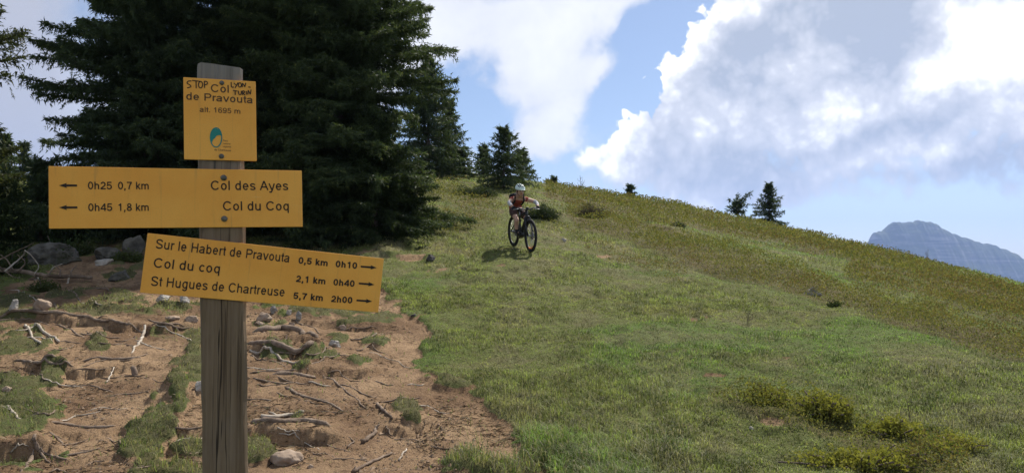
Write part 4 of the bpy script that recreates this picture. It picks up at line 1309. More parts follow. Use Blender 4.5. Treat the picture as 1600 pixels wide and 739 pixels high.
ROOTS = [
    ([(-20, 495), (60, 491), (110, 493), (150, 502), (200, 506), (240, 509)], 7, 'root', "long root edging the upper earth step from the left edge of the view"),
    ([(-20, 502), (55, 502), (82, 509)], 3.5, 'root', "short root just below the long root at the left edge"),
    ([(80, 506), (100, 512), (118, 522), (134, 530)], 4, 'root', "root slanting down to the right from the upper earth step"),
    ([(122, 519), (160, 525), (198, 526)], 3.5, 'root', "thin straight root on bare earth below the upper step"),
    ([(125, 563), (160, 560), (185, 561), (228, 560)], 6, 'root', "root along the middle earth step, ending at the pale winding root"),
    ([(20, 563), (50, 566), (72, 563), (100, 567), (124, 574)], 6.5, 'root', "root along the left part of the middle earth step"),
    ([(124, 574), (150, 566), (176, 560)], 3, 'root', "short root joining the two middle-step roots"),
    ([(229, 505), (226, 520), (220, 532), (209, 545), (205, 559)], 4.5, 'root_pale', "pale winding root running down the trail toward the viewer"),
    ([(112, 480), (130, 473), (150, 476), (172, 477)], 3.5, 'root_pale', "pale looping root in grass right of the tan boulder"),
    ([(38, 484), (75, 490), (96, 480)], 3, 'root', "curved root in front of the tan boulder"),
    ([(234, 507), (260, 508), (275, 514), (304, 511)], 4.5, 'root', "lower root of the bundle left of the post"),
    ([(228, 499), (262, 505), (292, 509)], 3.5, 'root', "upper root of the bundle left of the post"),
    ([(72, 661), (105, 664), (130, 668), (165, 668), (192, 663)], 7, 'root', "thick half buried root crossing the lower left trail"),
    ([(48, 648), (75, 649), (100, 643)], 4, 'root', "short root above the thick half buried one"),
    ([(10, 632), (22, 645), (36, 656)], 4.5, 'root_pale', "pale bare root sticking out of the left grassy mound"),
    ([(54, 676), (52, 691), (60, 701), (75, 711), (95, 718), (112, 719)], 6, 'root', "forked root bending down and right from the left mound"),
    ([(52, 692), (62, 712), (80, 724)], 5, 'root', "middle prong of the roots below the left mound"),
    ([(52, 716), (41, 730), (28, 745)], 6, 'root', "prong running to the bottom edge below the left mound"),
    ([(74, 672), (88, 685), (104, 699)], 5, 'root', "dark root on the right flank of the left mound"),
    ([(93, 714), (130, 707), (146, 704), (160, 698)], 4.5, 'root', "dark knobbly root low on the left trail"),
    ([(384, 521), (410, 515), (440, 513), (470, 517), (490, 524), (502, 530)], 12, 'root', "thick arched root uppermost right of the post"),
    ([(382, 530), (410, 536), (440, 542), (480, 541), (512, 537)], 12, 'root', "thick sagging root leading to the white stone"),
    ([(384, 546), (415, 547), (430, 552), (450, 566), (482, 578)], 5.5, 'root_pale', "pale root curving down right of the post"),
    ([(430, 553), (470, 552), (494, 546)], 3.5, 'root', "thin root branching from the pale curving root"),
    ([(386, 583), (420, 580), (468, 578)], 3.5, 'root', "thin level root below the pale curving root"),
    ([(386, 588), (410, 597), (440, 600), (476, 599)], 3.5, 'root', "thin root sagging across the earth right of the post"),
    ([(420, 587), (445, 585), (475, 588), (497, 591)], 10, 'root', "short thick root lying like a step right of the post"),
    ([(440, 603), (470, 617), (505, 627), (546, 647)], 6, 'root', "dark root descending to the right across bare earth"),
    ([(505, 582), (525, 597), (548, 618), (581, 646)], 3.5, 'root', "long thin straight root slanting down to the right"),
    ([(384, 661), (430, 658), (470, 659), (500, 661), (527, 668)], 13, 'root', "thick dark root on the lowest earth step right of the post"),
    ([(545, 526), (575, 527), (602, 521)], 3.5, 'root', "thin root right of the white stone"),
    ([(272, 666), (300, 669), (326, 667)], 5, 'root', "short root between the grass strip and the post"),
    ([(270, 691), (295, 684), (322, 679)], 3, 'root_pale', "thin pale root in grass at the left foot of the post"),
    ([(198, 742), (230, 731), (252, 727)], 4, 'root', "root at the bottom edge under the grass strip"),
]
for i, (pts, th, m, lab) in enumerate(ROOTS):
    rf = random.Random(i)
    root_(pts, th, m, lab, seed=i, twig=[(rf.uniform(.25, .75), rf.choice((-1, 1)) * rf.uniform(.6, 1), -.25, rf.uniform(.12, .3))] if th >= 4 else None)
rr_ = random.Random(77)
FINE = [(40, 515), (90, 545), (150, 520), (180, 540), (240, 540), (110, 560), (60, 590), (140, 605), (170, 640), (120, 690), (200, 615), (230, 590), (30, 700), (150, 725),
        (420, 600), (450, 620), (500, 605), (540, 590), (430, 640), (560, 610), (470, 690), (530, 700), (600, 600), (640, 690), (680, 640), (420, 565), (520, 560), (570, 545), (610, 560), (480, 510), (560, 515), (400, 625),
        (60, 530), (110, 535), (200, 530), (20, 580), (100, 600), (150, 580), (190, 590), (60, 640), (130, 650), (180, 690), (100, 735), (210, 560), (410, 575), (455, 595), (490, 630), (520, 645), (450, 670), (500, 710), (550, 720), (620, 625), (650, 600), (590, 550), (440, 525), (500, 550),
        (270, 520), (200, 470), (130, 465), (90, 475), (40, 460), (240, 455), (160, 450), (700, 700)]
for i, (u, v) in enumerate(FINE):
    ln = rr_.uniform(30, 80); sl = rr_.uniform(-.30, .42)
    k = ln / 3
    pts = [(u - 1.5 * k, v - 1.5 * k * sl + rr_.uniform(-3, 3)), (u - .5 * k, v - .5 * k * sl + rr_.uniform(-4, 4)), (u + .5 * k, v + .5 * k * sl + rr_.uniform(-4, 4)), (u + 1.5 * k, v + 1.5 * k * sl + rr_.uniform(-3, 3))]
    o = root_(pts, rr_.uniform(1.5, 3.2), 'root_pale' if i % 4 == 0 else 'root', "thin strand of root half sunk in the bare earth of the trail", seed=100 + i)
    o['group'] = "fine root strands in the trail"
STICKS = [
    ([(408, 652), (428, 655), (450, 651), (473, 645)], 7, 'root_pale', "thick pale barkless stick lying above the lowest dark root", 1, [(.35, -.8, .35, .10)]),
    ([(567, 693), (578, 685), (586, 677), (588, 668)], 6.5, 'root', "crooked thick stick with a forked end on bare earth", 2, [(.9, .5, .6, .05)]),
    ([(552, 741), (580, 725), (612, 709)], 5, 'root', "long straight stick at the bottom edge of the trail", 3, None),
    ([(590, 632), (600, 643), (612, 658)], 5, 'root', "grey stick leaning by the grass-topped mound", 4, [(.4, .3, .9, .07)]),
    ([(624, 719), (629, 711), (635, 702)], 3, 'root_pale', "short pale twig right of the long straight stick", 5, None),
    ([(602, 668), (606, 676), (612, 684)], 3, 'root', "small dark twig below the leaning grey stick", 6, None),
    ([(40, 509), (47, 520), (50, 528), (63, 539)], 4, 'root_pale', "bent pale stick on the left bank", 7, None),
    ([(55, 508), (75, 525), (92, 538)], 4.5, 'root_pale', "straight pale stick slanting down the left bank", 8, None),
    ([(166, 598), (172, 588), (178, 580)], 2.5, 'root_pale', "thin upright-leaning pale twig in the middle of the left trail", 9, None),
    ([(543, 700), (552, 692), (545, 683)], 2.5, 'root', "thin bent twig left of the crooked thick stick", 10, None),
]
for pts, th, m, lab, sd_, tw in STICKS:
    root_(pts, th, m, lab, "stick", "stick", lift=.6, taper=.35, seed=40 + sd_, twig=tw, squash=1, embed=False)


def stump():
    p = on_ground(212, 586)
    bm = bmesh.new()
    tube(bm, [(0, 0, -.04), (-.012, 0, .03), (-.03, .01, .075), (-.055, .01, .095)], [.040, .034, .031, .020], 10)
    o = bm_obj("root_stub", bm, M['root']); o.location = p
    tag(o, "short upright stub of a broken root on the left trail", "root")


stump()


def fallen_branch():
    pts = [(-40, 426), (0, 427), (40, 431), (80, 437), (110, 437), (143, 439)]
    W = [on_ground(u, v + 4) for u, v in pts]
    root = empty("fallen_branch", W[2])
    tag(root, "dead fallen branch with bare twigs lying at the left edge of the trail", "branch")
    L0 = [w - W[2] + Vector((0, 0, .10)) for w in W]
    bm = bmesh.new()
    ln = smooth_line(L0, .06, .006, 3)
    tube(bm, ln, [.052 * (1 - .45 * i / len(ln)) for i in range(len(ln))], 9)
    bm_obj("branch_wood", bm, M['root'], root)
    px = W[2].y / F
    # bare side twigs, given by pixels beside the branch and raised above the ground
    tw = [[(12, 430), (30, 405), (45, 398), (58, 420), (58, 436)], [(58, 436), (52, 450), (44, 458)], [(20, 428), (12, 412), (2, 404)], [(60, 438), (66, 452), (50, 462)],
          [(100, 437), (98, 428), (94, 420)], [(115, 438), (113, 430), (116, 420)], [(110, 440), (112, 450), (108, 456)], [(0, 427), (-12, 405), (-20, 380)], [(30, 430), (38, 416), (30, 404)], [(75, 437), (84, 424), (96, 418)],
          [(5, 430), (20, 445), (38, 447)], [(-10, 420), (20, 398), (52, 386)]]
    rr = random.Random(8)
    for k, t in enumerate(tw):
        P = [Vector(((u - 40) * px, rr.uniform(-.15, .1), (431 - v) * px * 1.0 + .10 + (u - 40) * 0 )) for u, v in t]
        P = [Vector((p.x, p.y, max(p.z, gz(W[2].x + p.x, W[2].y + p.y) - W[2].z + .01))) for p in P]
        ln = smooth_line(P, .04, .004, k)
        bm = bmesh.new()
        tube(bm, ln, [.017 * (1 - .65 * i / len(ln)) for i in range(len(ln))], 6)
        bm_obj("twig", bm, M['root_pale' if k % 3 == 0 else 'root'], root)


fallen_branch()

# ---------------------------------------------------------------- bushes and bare saplings
def leaf_quads(P, size, rg, elong=1.6, up=.3):
    n = len(P)
    d = rg.normal(size=(n, 3)); d[:, 2] = np.abs(d[:, 2]) * .7 + up; d /= np.linalg.norm(d, axis=1, keepdims=True)
    s = np.cross(d, rg.normal(size=(n, 3))); s /= np.linalg.norm(s, axis=1, keepdims=True) + 1e-9
    ln = (size * rg.uniform(.6, 1.3, n))[:, None]; wd = ln / elong
    # a leaf as two triangles folded on its midrib
    a = P; b = P + d * ln * .55 + s * wd * .5; c = P + d * ln; e = P + d * ln * .55 - s * wd * .5
    return np.stack([np.stack([a, b, c], 1), np.stack([a, c, e], 1)], 1).reshape(-1, 3, 3)


def bush(name, label, cat, base, rx, ry, h, n, size, tones, seed, stems=14, elong=1.6, group=None, material='leaf', dens=.5, stem_m='bark'):
    rg = np.random.default_rng(seed)
    root = empty(name, base)
    tag(root, label, cat, group)
    # shoots fan out from the ground; leaves sit along them
    ns = max(20, n // 45)
    a = rg.uniform(0, 2 * math.pi, ns); q = np.sqrt(rg.random(ns))
    lump = 1 + .75 * (fbm(np.cos(a) * 1.7 + seed, np.sin(a) * 1.7 + q, 3, seed) - .5) * 2
    tx, ty = np.cos(a) * q * rx * lump, np.sin(a) * q * ry * lump
    tz = h * np.sqrt(np.clip(1 - q ** 2 * .92, .05, 1)) * rg.uniform(.55, 1.12, ns) * lump
    k = rg.integers(0, ns, n); t = rg.beta(2.2, 1.1, n)
    x0, y0 = tx[k] * .35, ty[k] * .35
    P = np.stack([x0 + (tx[k] - x0) * t, y0 + (ty[k] - y0) * t, tz[k] * t ** .8], -1) + rg.normal(size=(n, 3)) * (.05 * h + .02)
    P[:, 2] = np.abs(P[:, 2])
    tri = leaf_quads(P, size, rg, elong)
    T = np.array(tones); w = rg.dirichlet(np.full(len(T), .7), ns)[k]
    w = .6 * w + .4 * rg.dirichlet(np.full(len(T), .8), n)
    col = np.repeat(w @ T, 2, axis=0)
    tri_obj("foliage", tri, col, M[material], root)
    bm = bmesh.new()
    for j in range(min(stems, ns)):
        tube(bm, smooth_line([(tx[j] * .15, ty[j] * .15, -.08), (tx[j] * .55, ty[j] * .55, tz[j] * .55), (tx[j], ty[j], tz[j])], .08), None or .006 + .006 * h, 5)
    bm_obj("stems", bm, M[stem_m], root)
    return root


DG = [(.020, .034, .014), (.034, .050, .020), (.055, .068, .026)]
YG = [(.26, .245, .045), (.18, .19, .040), (.33, .30, .07), (.11, .125, .030)]
bush("juniper_bush", "dark flat juniper bush just right of the cyclist", "bush", base_at(848, 25.0), .70, .5, .46, 9000, .055, DG, 1, elong=3.0, material='needles')
bush("juniper_bush", "dark spreading juniper in the shade left of the spruce above the cyclist", "bush", base_at(746, 29.5), .80, .6, .38, 8000, .06, DG, 2, elong=3.0, material='needles')
bush("low_bush", "purplish twiggy rounded bush below the bare sapling on the upper slope", "bush", base_at(925, 27), .58, .45, .50, 5200, .04, [(.060, .048, .040), (.085, .070, .052), (.05, .055, .03)], 3, stems=60, elong=2.0)
bush("juniper_bush", "small dark clump on the slope right of the purplish bush", "bush", base_at(1058, 30), .32, .3, .22, 2400, .05, DG, 4, elong=2.6, material='needles')
bush("low_bush", "dark leafy clump at the lower edge of the yellow shrub belt", "bush", base_at(1300, 13.6), .12, .12, .10, 1400, .028, [(.03, .045, .018), (.05, .065, .025)], 5)
bush("low_bush", "leafy green bush in front of the grey boulder", "bush", base_at(88, 16.2), .30, .25, .42, 3000, .045, [(.030, .050, .018), (.05, .075, .026)], 6)
bush("low_bush", "tangled low bush in front of the fallen branch at the left edge", "bush", base_at(10, 15.2), .55, .4, .42, 5000, .042, [(.030, .050, .018), (.055, .078, .026), (.09, .10, .04)], 7, stems=40)
bush("low_bush", "low bush filling the hollow under the middle board's left half", "bush", base_at(150, 19.5), .9, .5, .55, 7000, .06, DG, 8)
bush("low_bush", "low dark bush behind the lower board's upper edge, left of the post", "bush", base_at(268, 20.0), .7, .5, .50, 6000, .06, DG, 9)
bush("low_bush", "leafy sprigs growing between the grey boulder and the brownish angular boulder", "bush", base_at(126, 17.0), .34, .25, .30, 2600, .042, [(.040, .062, .022), (.065, .090, .032), (.10, .11, .045)], 16)
bush("low_bush", "low leafy plants on the bank just left of the lower board's upper corner", "bush", base_at(203, 16.4), .36, .25, .24, 2600, .040, [(.045, .068, .022), (.070, .095, .032), (.11, .12, .045)], 17)
bush("low_bush", "thin green plants above the tan boulder on the left bank", "bush", base_at(70, 14.0), .30, .22, .22, 2000, .036, [(.045, .068, .022), (.070, .095, .032), (.12, .12, .05)], 18)
bush("low_bush", "bright yellow-green low shrub, fullest of the bottom right group", "bush", base_at(1285, 7.7), .34, .24, .21, 3600, .030, YG, 10, stems=50)
bush("low_bush", "yellow-green shrub thinning to the left end of the bottom right group", "bush", base_at(1195, 8.05), .32, .22, .18, 2600, .028, YG, 11, stems=40)
bush("low_bush", "yellow-green shrub right of the fullest one, with dark gaps", "bush", base_at(1385, 7.25), .36, .26, .20, 3400, .030, YG, 12, stems=50)
bush("low_bush", "sprawling yellow-green shrub cut by the bottom edge", "bush", base_at(1340, 6.55), .60, .24, .14, 4200, .028, YG, 13, stems=50)
bush("low_bush", "yellow-green shrub fringe at the lower right corner of the group", "bush", base_at(1475, 6.9), .36, .26, .12, 2200, .026, YG, 14, stems=30)


def sapling(label, base, H, nb, seed, r0=.012, lean=.05):
    rr = random.Random(seed)
    root = empty("bare_sapling", base)
    tag(root, label, "sapling")
    bm = bmesh.new()
    st = [Vector((lean * H * t * t * 2, rr.uniform(-.02, .02), H * t)) for t in (-.1, .25, .5, .75, 1.0)]
    ln = smooth_line(st, .08)
    tube(bm, ln, [r0 * (1 - .7 * i / len(ln)) for i in range(len(ln))], 6)
    bm_obj("stem", bm, M['bark'], root)
    bm = bmesh.new()
    for k in range(nb):
        t = .25 + .65 * k / nb
        p = Vector((lean * H * t * t * 2, 0, H * t)); a = rr.uniform(0, 6.28); L_ = H * .38 * (1.1 - t) * 1.2
        e = p + Vector((math.cos(a) * L_ * .8, math.sin(a) * L_ * .5, L_ * .9))
        ln = smooth_line([p, (p + e) / 2 + Vector((math.cos(a) * .05, 0, -.02)), e], .08)
        tube(bm, ln, [r0 * .6 * (1 - .6 * i / len(ln)) for i in range(len(ln))], 5)
    bm_obj("twigs", bm, M['bark'], root)


sapling("leafless sapling standing on the ridge above the purplish bush", base_at(908, 41), 1.05, 9, 1, .016, -.02)
sapling("dry branching stalk standing in the open grass left of the yellow shrub belt", base_at(1166, 12.4), .26, 9, 3, .006, .15)
sapling("rusty dry stalk rising behind the bottom right shrubs", base_at(1415, 7.6), .24, 8, 4, .005, -.05)
sapling("thin crooked leafless sapling in front of the far mountain", base_at(1449, 41.5), .75, 7, 2, .011, .03)

# ---------------------------------------------------------------- the cyclist
M.update({
    'tyre': plain("tyre_rubber", (.022, .021, .020), .8, .2),
    'frame': plain("bike_black_paint", (.018, .018, .020), .45, .4),
    'metal': plain("brushed_metal", (.35, .35, .36), .4, .5, .6),
    'orange': plain("orange_decal", (.72, .20, .03), .5),
    'skin': noisy("skin", (.46, .27, .19), (.52, .32, .23), 12, .6, .3),
    'jersey': noisy("red_jersey", (.25, .050, .040), (.32, .075, .055), 14, .85, .15),
    'sleeve': noisy("white_arm_sleeve", (.42, .41, .43), (.50, .50, .51), 14, .85, .15),
    'shorts': noisy("dark_shorts", (.055, .030, .028), (.085, .05, .042), 14, .85, .15),
    'helmet': plain("helmet_pale_mint", (.62, .74, .70), .4, .4),
    'dark': plain("dark_fabric", (.020, .020, .022), .85, .15),
    'hair': plain("dark_brown_hair", (.035, .022, .015), .7),
    'eye': plain("eye_dark", (.02, .015, .012), .3, .5),
})


def skin_obj(name, verts, edges, radii, material, parent=None, root=0, levels=2):
    me = bpy.data.meshes.new(name)
    me.from_pydata([tuple(v) for v in verts], edges, [])
    me.materials.append(material)
    o = link(bpy.data.objects.new(name, me), parent)
    sk = o.modifiers.new("skin", 'SKIN'); sk.use_smooth_shade = True; sk.branch_smoothing = .6
    for i, r in enumerate(radii):
        d = me.skin_vertices[0].data[i]
        d.radius = r if isinstance(r, tuple) else (r, r)
        d.use_root = (i == root)
    sb = o.modifiers.new("round", 'SUBSURF'); sb.levels = levels; sb.render_levels = levels
    return o


def chain_obj(name, pts, radii, material, parent=None, levels=2):
    return skin_obj(name, pts, [(i, i + 1) for i in range(len(pts) - 1)], radii, material, parent, 0, levels)


def build_cyclist():
    front = on_ground(829, 394.5)                    # where the front tyre stands
    yaw_dir = Vector((.325, -.946, 0)).normalized()  # heading: downhill, towards and slightly right of the viewer
    WB, WR = 1.20, .372
    rear_xy = front - yaw_dir * WB
    zr = gz(rear_xy.x, rear_xy.y)
    fwd = (Vector((front.x, front.y, front.z)) - Vector((rear_xy.x, rear_xy.y, zr))).normalized()
    left = Vector((0, 0, 1)).cross(fwd).normalized()
    left = (left + Vector((0, 0, .04))).normalized()
    up = fwd.cross(left).normalized(); left = up.cross(fwd).normalized()
    mid = (Vector((front.x, front.y, front.z)) + Vector((rear_xy.x, rear_xy.y, zr))) / 2 + up * .005
    mat4 = Matrix((fwd, left, up)).transposed().to_4x4(); mat4.translation = mid

    bike = empty("mountain_bike", mid)
    bike.matrix_world = mat4
    tag(bike, "black electric mountain bike with orange rim marks rolling down the grassy slope", "bicycle")

    def wheel(cx, steer=0.0):
        w = empty("wheel", (cx, 0, WR)); w.parent = bike; w.rotation_euler = (0, 0, steer)
        bm = bmesh.new()
        n, m_ = 56, 10
        for (rad, tr_, mm, nm) in ((WR - .032, .034, 'tyre', "tyre"), (WR - .072, .016, 'frame', "rim")):
            bm = bmesh.new()
            rings = []
            for i in range(n):
                a = 2 * math.pi * i / n
                kn = 1.0 + (.10 if (i % 2 and nm == "tyre") else 0)
                rings.append([bm.verts.new(((rad + tr_ * kn * math.cos(b)) * math.cos(a), tr_ * .92 * math.sin(b), (rad + tr_ * kn * math.cos(b)) * math.sin(a))) for b in [2 * math.pi * k / m_ for k in range(m_)]])
            for i in range(n):
                for k in range(m_):
                    bm.faces.new((rings[i][k], rings[i][(k + 1) % m_], rings[(i + 1) % n][(k + 1) % m_], rings[(i + 1) % n][k]))
            bm_obj(nm, bm, M[mm], w)
        bm = bmesh.new()
        for k in range(28):
            a = 2 * math.pi * k / 28; s_ = .022 if k % 2 else -.022; b = a + (.35 if k % 4 < 2 else -.35)
            tube(bm, [(.022 * math.cos(b), s_, .022 * math.sin(b)), ((WR - .085) * math.cos(a), 0, (WR - .085) * math.sin(a))], .0028, 5)
        bm_obj("spokes", bm, M['metal'], w)
        bm = bmesh.new()
        tube(bm, [(0, -.06, 0), (0, -.03, 0), (0, .03, 0), (0, .06, 0)], [.018, .024, .024, .018], 12)
        for y in (.040,):
            tube(bm, [(0, y, 0), (0, y + .003, 0)], [.10, .10], 28)
        bm_obj("hub", bm, M['metal'], w)
        for a0 in ((-1.9, -1.3) if cx > 0 else ()):
            pts = [((WR - .078) * math.cos(a0 + .42 * k / 8), 0, (WR - .078) * math.sin(a0 + .42 * k / 8)) for k in range(9)]
            bm = bmesh.new()
            tube(bm, pts, .0185, 8)
            bm_obj("rim_decal", bm, M['orange'], w)
        return w
    wheel(-.60); wheel(.60)

    def P(name, pts, r, m='frame', n=12):
        bm = bmesh.new(); tube(bm, pts, r, n); return bm_obj(name, bm, M[m], bike)
    head_t, head_b = (.30, 0, .90), (.345, 0, .78)
    bb = (-.06, 0, .345)
    bm = bmesh.new()
    tube(bm, smooth_line([head_b, (.17, 0, .58), (.02, 0, .42), bb], .05), .045, 12, squash=1.25)
    tube(bm, [head_t, (.0, 0, .80), (-.16, 0, .74)], [.028, .024, .022], 10)
    tube(bm, [bb, (-.13, 0, .55), (-.17, 0, .78)], [.03, .024, .020], 10)
    tube(bm, [(.293, 0, .925), head_b], [.030, .030], 12)
    for s_ in (-1, 1):
        tube(bm, [(-.10, s_ * .04, .37), (-.35, s_ * .070, .37), (-.60, s_ * .070, WR)], [.018, .016, .014], 8)
        tube(bm, [(-.15, s_ * .03, .68), (-.38, s_ * .065, .53), (-.60, s_ * .070, WR)], [.014, .012, .012], 8)
    bm_obj("frame", bm, M['frame'], bike)
    bm = bmesh.new()
    box(bm, (-.03, 0, .355), (.24, .13, .17), Matrix.Rotation(R(-20), 3, 'Y'), .035)
    bm_obj("motor", bm, M['frame'], bike)
    bm = bmesh.new()
    for s_ in (-1, 1):
        tube(bm, [(.36, s_ * .068, .76), (.44, s_ * .068, .60), (.60, s_ * .068, WR)], [.022, .020, .024], 10)
    tube(bm, smooth_line([(.36, -.068, .74), (.365, -.03, .79), (.365, .03, .79), (.36, .068, .74)], .02), .022, 8)
    tube(bm, smooth_line([(.45, -.062, .60), (.465, -.035, .725), (.465, .035, .725), (.45, .062, .60)], .02), .014, 8)
    bm_obj("fork", bm, M['frame'], bike)
    P("handlebar", smooth_line([(.235, -.345, .985), (.285, -.19, .985), (.31, -.05, .955), (.31, .05, .955), (.285, .19, .985), (.235, .345, .985)], .04), .0155)
    P("stem", [(.285, 0, .935), (.33, 0, .955)], [.024, .022])
    for s_ in (-1, 1):
        P("grip", [(.252, s_ * .24, .985), (.235, s_ * .35, .985)], .019, 'tyre')
    for s_ in (-1, 1):
        P("brake_lever", smooth_line([(.29, s_ * .19, .975), (.33, s_ * .24, .965), (.31, s_ * .33, .955)], .03), .007, 'metal', 6)
    bm = bmesh.new()
    box(bm, (.345, 0, .985), (.03, .07, .05), None, .008)
    bm_obj("display", bm, M['frame'], bike)
    P("seatpost", [(-.165, 0, .76), (-.195, 0, .885)], .0155, 'metal')
    bm = bmesh.new()
    sd_ = [(-.36, .07), (-.30, .075), (-.22, .05), (-.12, .024), (-.07, .018)]
    rings = []
    for x, w in sd_:
        rings.append([bm.verts.new((x, w * math.cos(a), .905 + .022 * math.sin(a) + (.012 if x < -.28 else 0))) for a in [2 * math.pi * k / 12 for k in range(12)]])
    for a, b in zip(rings[:-1], rings[1:]):
        for k in range(12):
            bm.faces.new((a[k], a[(k + 1) % 12], b[(k + 1) % 12], b[k]))
    bm.faces.new(rings[0][::-1]); bm.faces.new(rings[-1])
    bm_obj("saddle", bm, M['dark'], bike)
    for s_, x1 in ((-1, .115), (1, -.235)):
        P("crank", [(-.06, s_ * .075, .345), (x1, s_ * .085, .345)], [.016, .012])
        bm = bmesh.new()
        box(bm, (x1, s_ * .145, .345), (.10, .10, .02), None, .006)
        bm_obj("pedal", bm, M['frame'], bike)
    P("chainring", [(-.06, -.058, .345), (-.06, -.064, .345)], [.075, .075], 'metal', 24)
    P("brake_hose", smooth_line([(.31, -.21, .96), (.42, -.12, .93), (.42, -.03, .84), (.40, .06, .74), (.50, .08, .55), (.585, .07, .42)], .03), .005, 'frame', 6)

    # ------------------------------------------------ the rider (one body, clothes as its parts)
    man = empty("person", mid)
    man.matrix_world = mat4
    tag(man, "cyclist in a pale helmet, red top and white arm sleeves riding down toward the camera", "person")
    V, E, RA = [], [], []

    def add(p, r, frm=None):
        V.append(Vector(p)); RA.append(r); i = len(V) - 1
        if frm is not None: E.append((frm, i))
        return i
    pel = add((-.42, -.03, .945), (.135, .115))
    wst = add((-.34, -.045, 1.04), (.115, .10), pel)
    chs = add((-.20, -.06, 1.135), (.135, .115), wst)
    upc = add((-.10, -.065, 1.175), (.115, .10), chs)
    nck = add((-.025, -.065, 1.232), .056, upc)
    hd0 = add((.025, -.065, 1.280), (.072, .078), nck)
    hd1 = add((.045, -.065, 1.358), (.086, .098), hd0)
    hd2 = add((.035, -.065, 1.428), (.070, .080), hd1)
    arms = {}
    for s_ in (-1, 1):
        sh = add((-.09, -.065 + s_ * .160, 1.175), .062, upc)
        el = add((.0, (-.325 if s_ < 0 else .34), 1.105), .043, sh)
        el2 = add((.045, (-.328 if s_ < 0 else .35), 1.075), .042, el)
        wr = add((.205, s_ * .315, 1.025), .029, el2)
        pm = add((.238, s_ * .295, 1.012), (.040, .020), wr)
        arms[s_] = (V[sh], V[el], V[el2], V[wr], V[pm])
        hip = add((-.40, -.02 + s_ * .095, .905), .096, pel)
        fx = .115 if s_ < 0 else -.235
        kn = (.10, .17, .705) if s_ < 0 else (-.02, .165, .66)
        kx = add((kn[0], s_ * kn[1], kn[2]), .060, hip)
        cf = add(((kn[0] + fx - .06) / 2 - .035, s_ * .155, (kn[2] + .44) / 2 + .03), .056, kx)
        an = add((fx - .075, s_ * .145, .445), .037, cf)
        hl = add((fx - .085, s_ * .145, .405), .038, an)
        tt = add((fx + .085, s_ * .150, .385), .036, hl)
        arms[('leg', s_)] = (V[hip], V[kx], V[cf], V[an], V[hl], V[tt])
    skin_obj("body", V, E, RA, M['skin'], man, pel, 2)
    # face, ears, eyes
    hc = Vector((.045, -.065, 1.358))
    bm = bmesh.new()
    tube(bm, smooth_line([hc + Vector((.083, 0, .022)), hc + Vector((.108, 0, -.012)), hc + Vector((.112, 0, -.026)), hc + Vector((.088, 0, -.034))], .01), [.008 + .007 * math.sin(min(1, k / 6) * 2.2) for k in range(len(smooth_line([hc + Vector((.083, 0, .022)), hc + Vector((.108, 0, -.012)), hc + Vector((.112, 0, -.026)), hc + Vector((.088, 0, -.034))], .01)))], 8)
    bm_obj("nose", bm, M['skin'], man)
    for s_ in (-1, 1):
        bm = bmesh.new()
        bmesh.ops.create_uvsphere(bm, u_segments=12, v_segments=8, radius=.013, matrix=Matrix.Translation(hc + Vector((.082, s_ * .031, .012))))
        bm_obj("eye", bm, M['eye'], man)
        bm = bmesh.new()
        bmesh.ops.create_uvsphere(bm, u_segments=10, v_segments=8, radius=1, matrix=Matrix.Translation(hc + Vector((-.005, s_ * .088, -.005))) @ Matrix.Diagonal((.022, .010, .032, 1)))
        bm_obj("ear", bm, M['skin'], man)
    bm = bmesh.new()
    tube(bm, smooth_line([hc + Vector((.086, -.026, -.058)), hc + Vector((.096, 0, -.056)), hc + Vector((.086, .026, -.058))], .01), .006, 6)
    bm_obj("mouth", bm, M['jersey'], man)
    bm = bmesh.new()
    bmesh.ops.create_uvsphere(bm, u_segments=18, v_segments=12, radius=1, matrix=Matrix.Translation(hc + Vector((-.028, 0, .015))) @ Matrix.Diagonal((.085, .094, .095, 1)))
    bm_obj("hair", bm, M['hair'], man)
    # gloved hands: palm and five fingers round the grip
    for s_ in (-1, 1):
        gp = lambda y, a, r=.026: Vector((.244 + r * math.cos(a), s_ * y, .985 + r * math.sin(a)))
        V2, E2, R2 = [], [], []

        def ad(p, r, frm=None):
            V2.append(Vector(p)); R2.append(r); i = len(V2) - 1
            if frm is not None: E2.append((frm, i))
            return i
        w0 = ad(arms[s_][3] + Vector((-.01, 0, .008)), .031)
        p0 = ad(Vector((.225, s_ * .295, 1.015)), (.036, .018), w0)
        for k, y in enumerate((.254, .277, .300, .323)):
            a1 = ad(gp(y, 1.1, .029), .0105, p0)
            a2 = ad(gp(y, .1, .031), .0098, a1)
            a3 = ad(gp(y, -1.0 + .12 * (k == 3), .028), .009, a2)
            ad(gp(y, -1.9, .027), .008, a3)
        t1 = ad(Vector((.215, s_ * .259, 1.0)), .012, p0)
        t2 = ad(Vector((.225, s_ * .229, .972)), .011, t1)
        ad(Vector((.25, s_ * .222, .958)), .009, t2)
        skin_obj("glove", V2, E2, R2, M['dark'], man, 0, 1)
    # clothes
    chain = []
    VJ = [V[pel] + Vector((.02, 0, .035)), V[wst], V[chs], V[upc] + Vector((-.005, 0, .01)), V[nck] + Vector((-.025, 0, -.03))]
    EJ = [(0, 1), (1, 2), (2, 3), (3, 4)]
    RJ = [(.152, .130), (.132, .117), (.150, .130), (.130, .114), .078]
    for s_ in (-1, 1):
        sh, el = arms[s_][0], arms[s_][1]
        VJ.append(sh); EJ.append((3, len(VJ) - 1)); RJ.append(.076)
        VJ.append(sh.lerp(el, .45)); EJ.append((len(VJ) - 2, len(VJ) - 1)); RJ.append(.066)
    skin_obj("jersey", VJ, EJ, RJ, M['jersey'], man, 1, 2)
    for s_ in (-1, 1):
        sh, el, el2, wr, pm = arms[s_]
        chain_obj("arm_sleeve", [sh.lerp(el, .66), el, el2, el2.lerp(wr, .5), wr.lerp(el2, .04)], [.052, .049, .049, .043, .036], M['sleeve'], man)
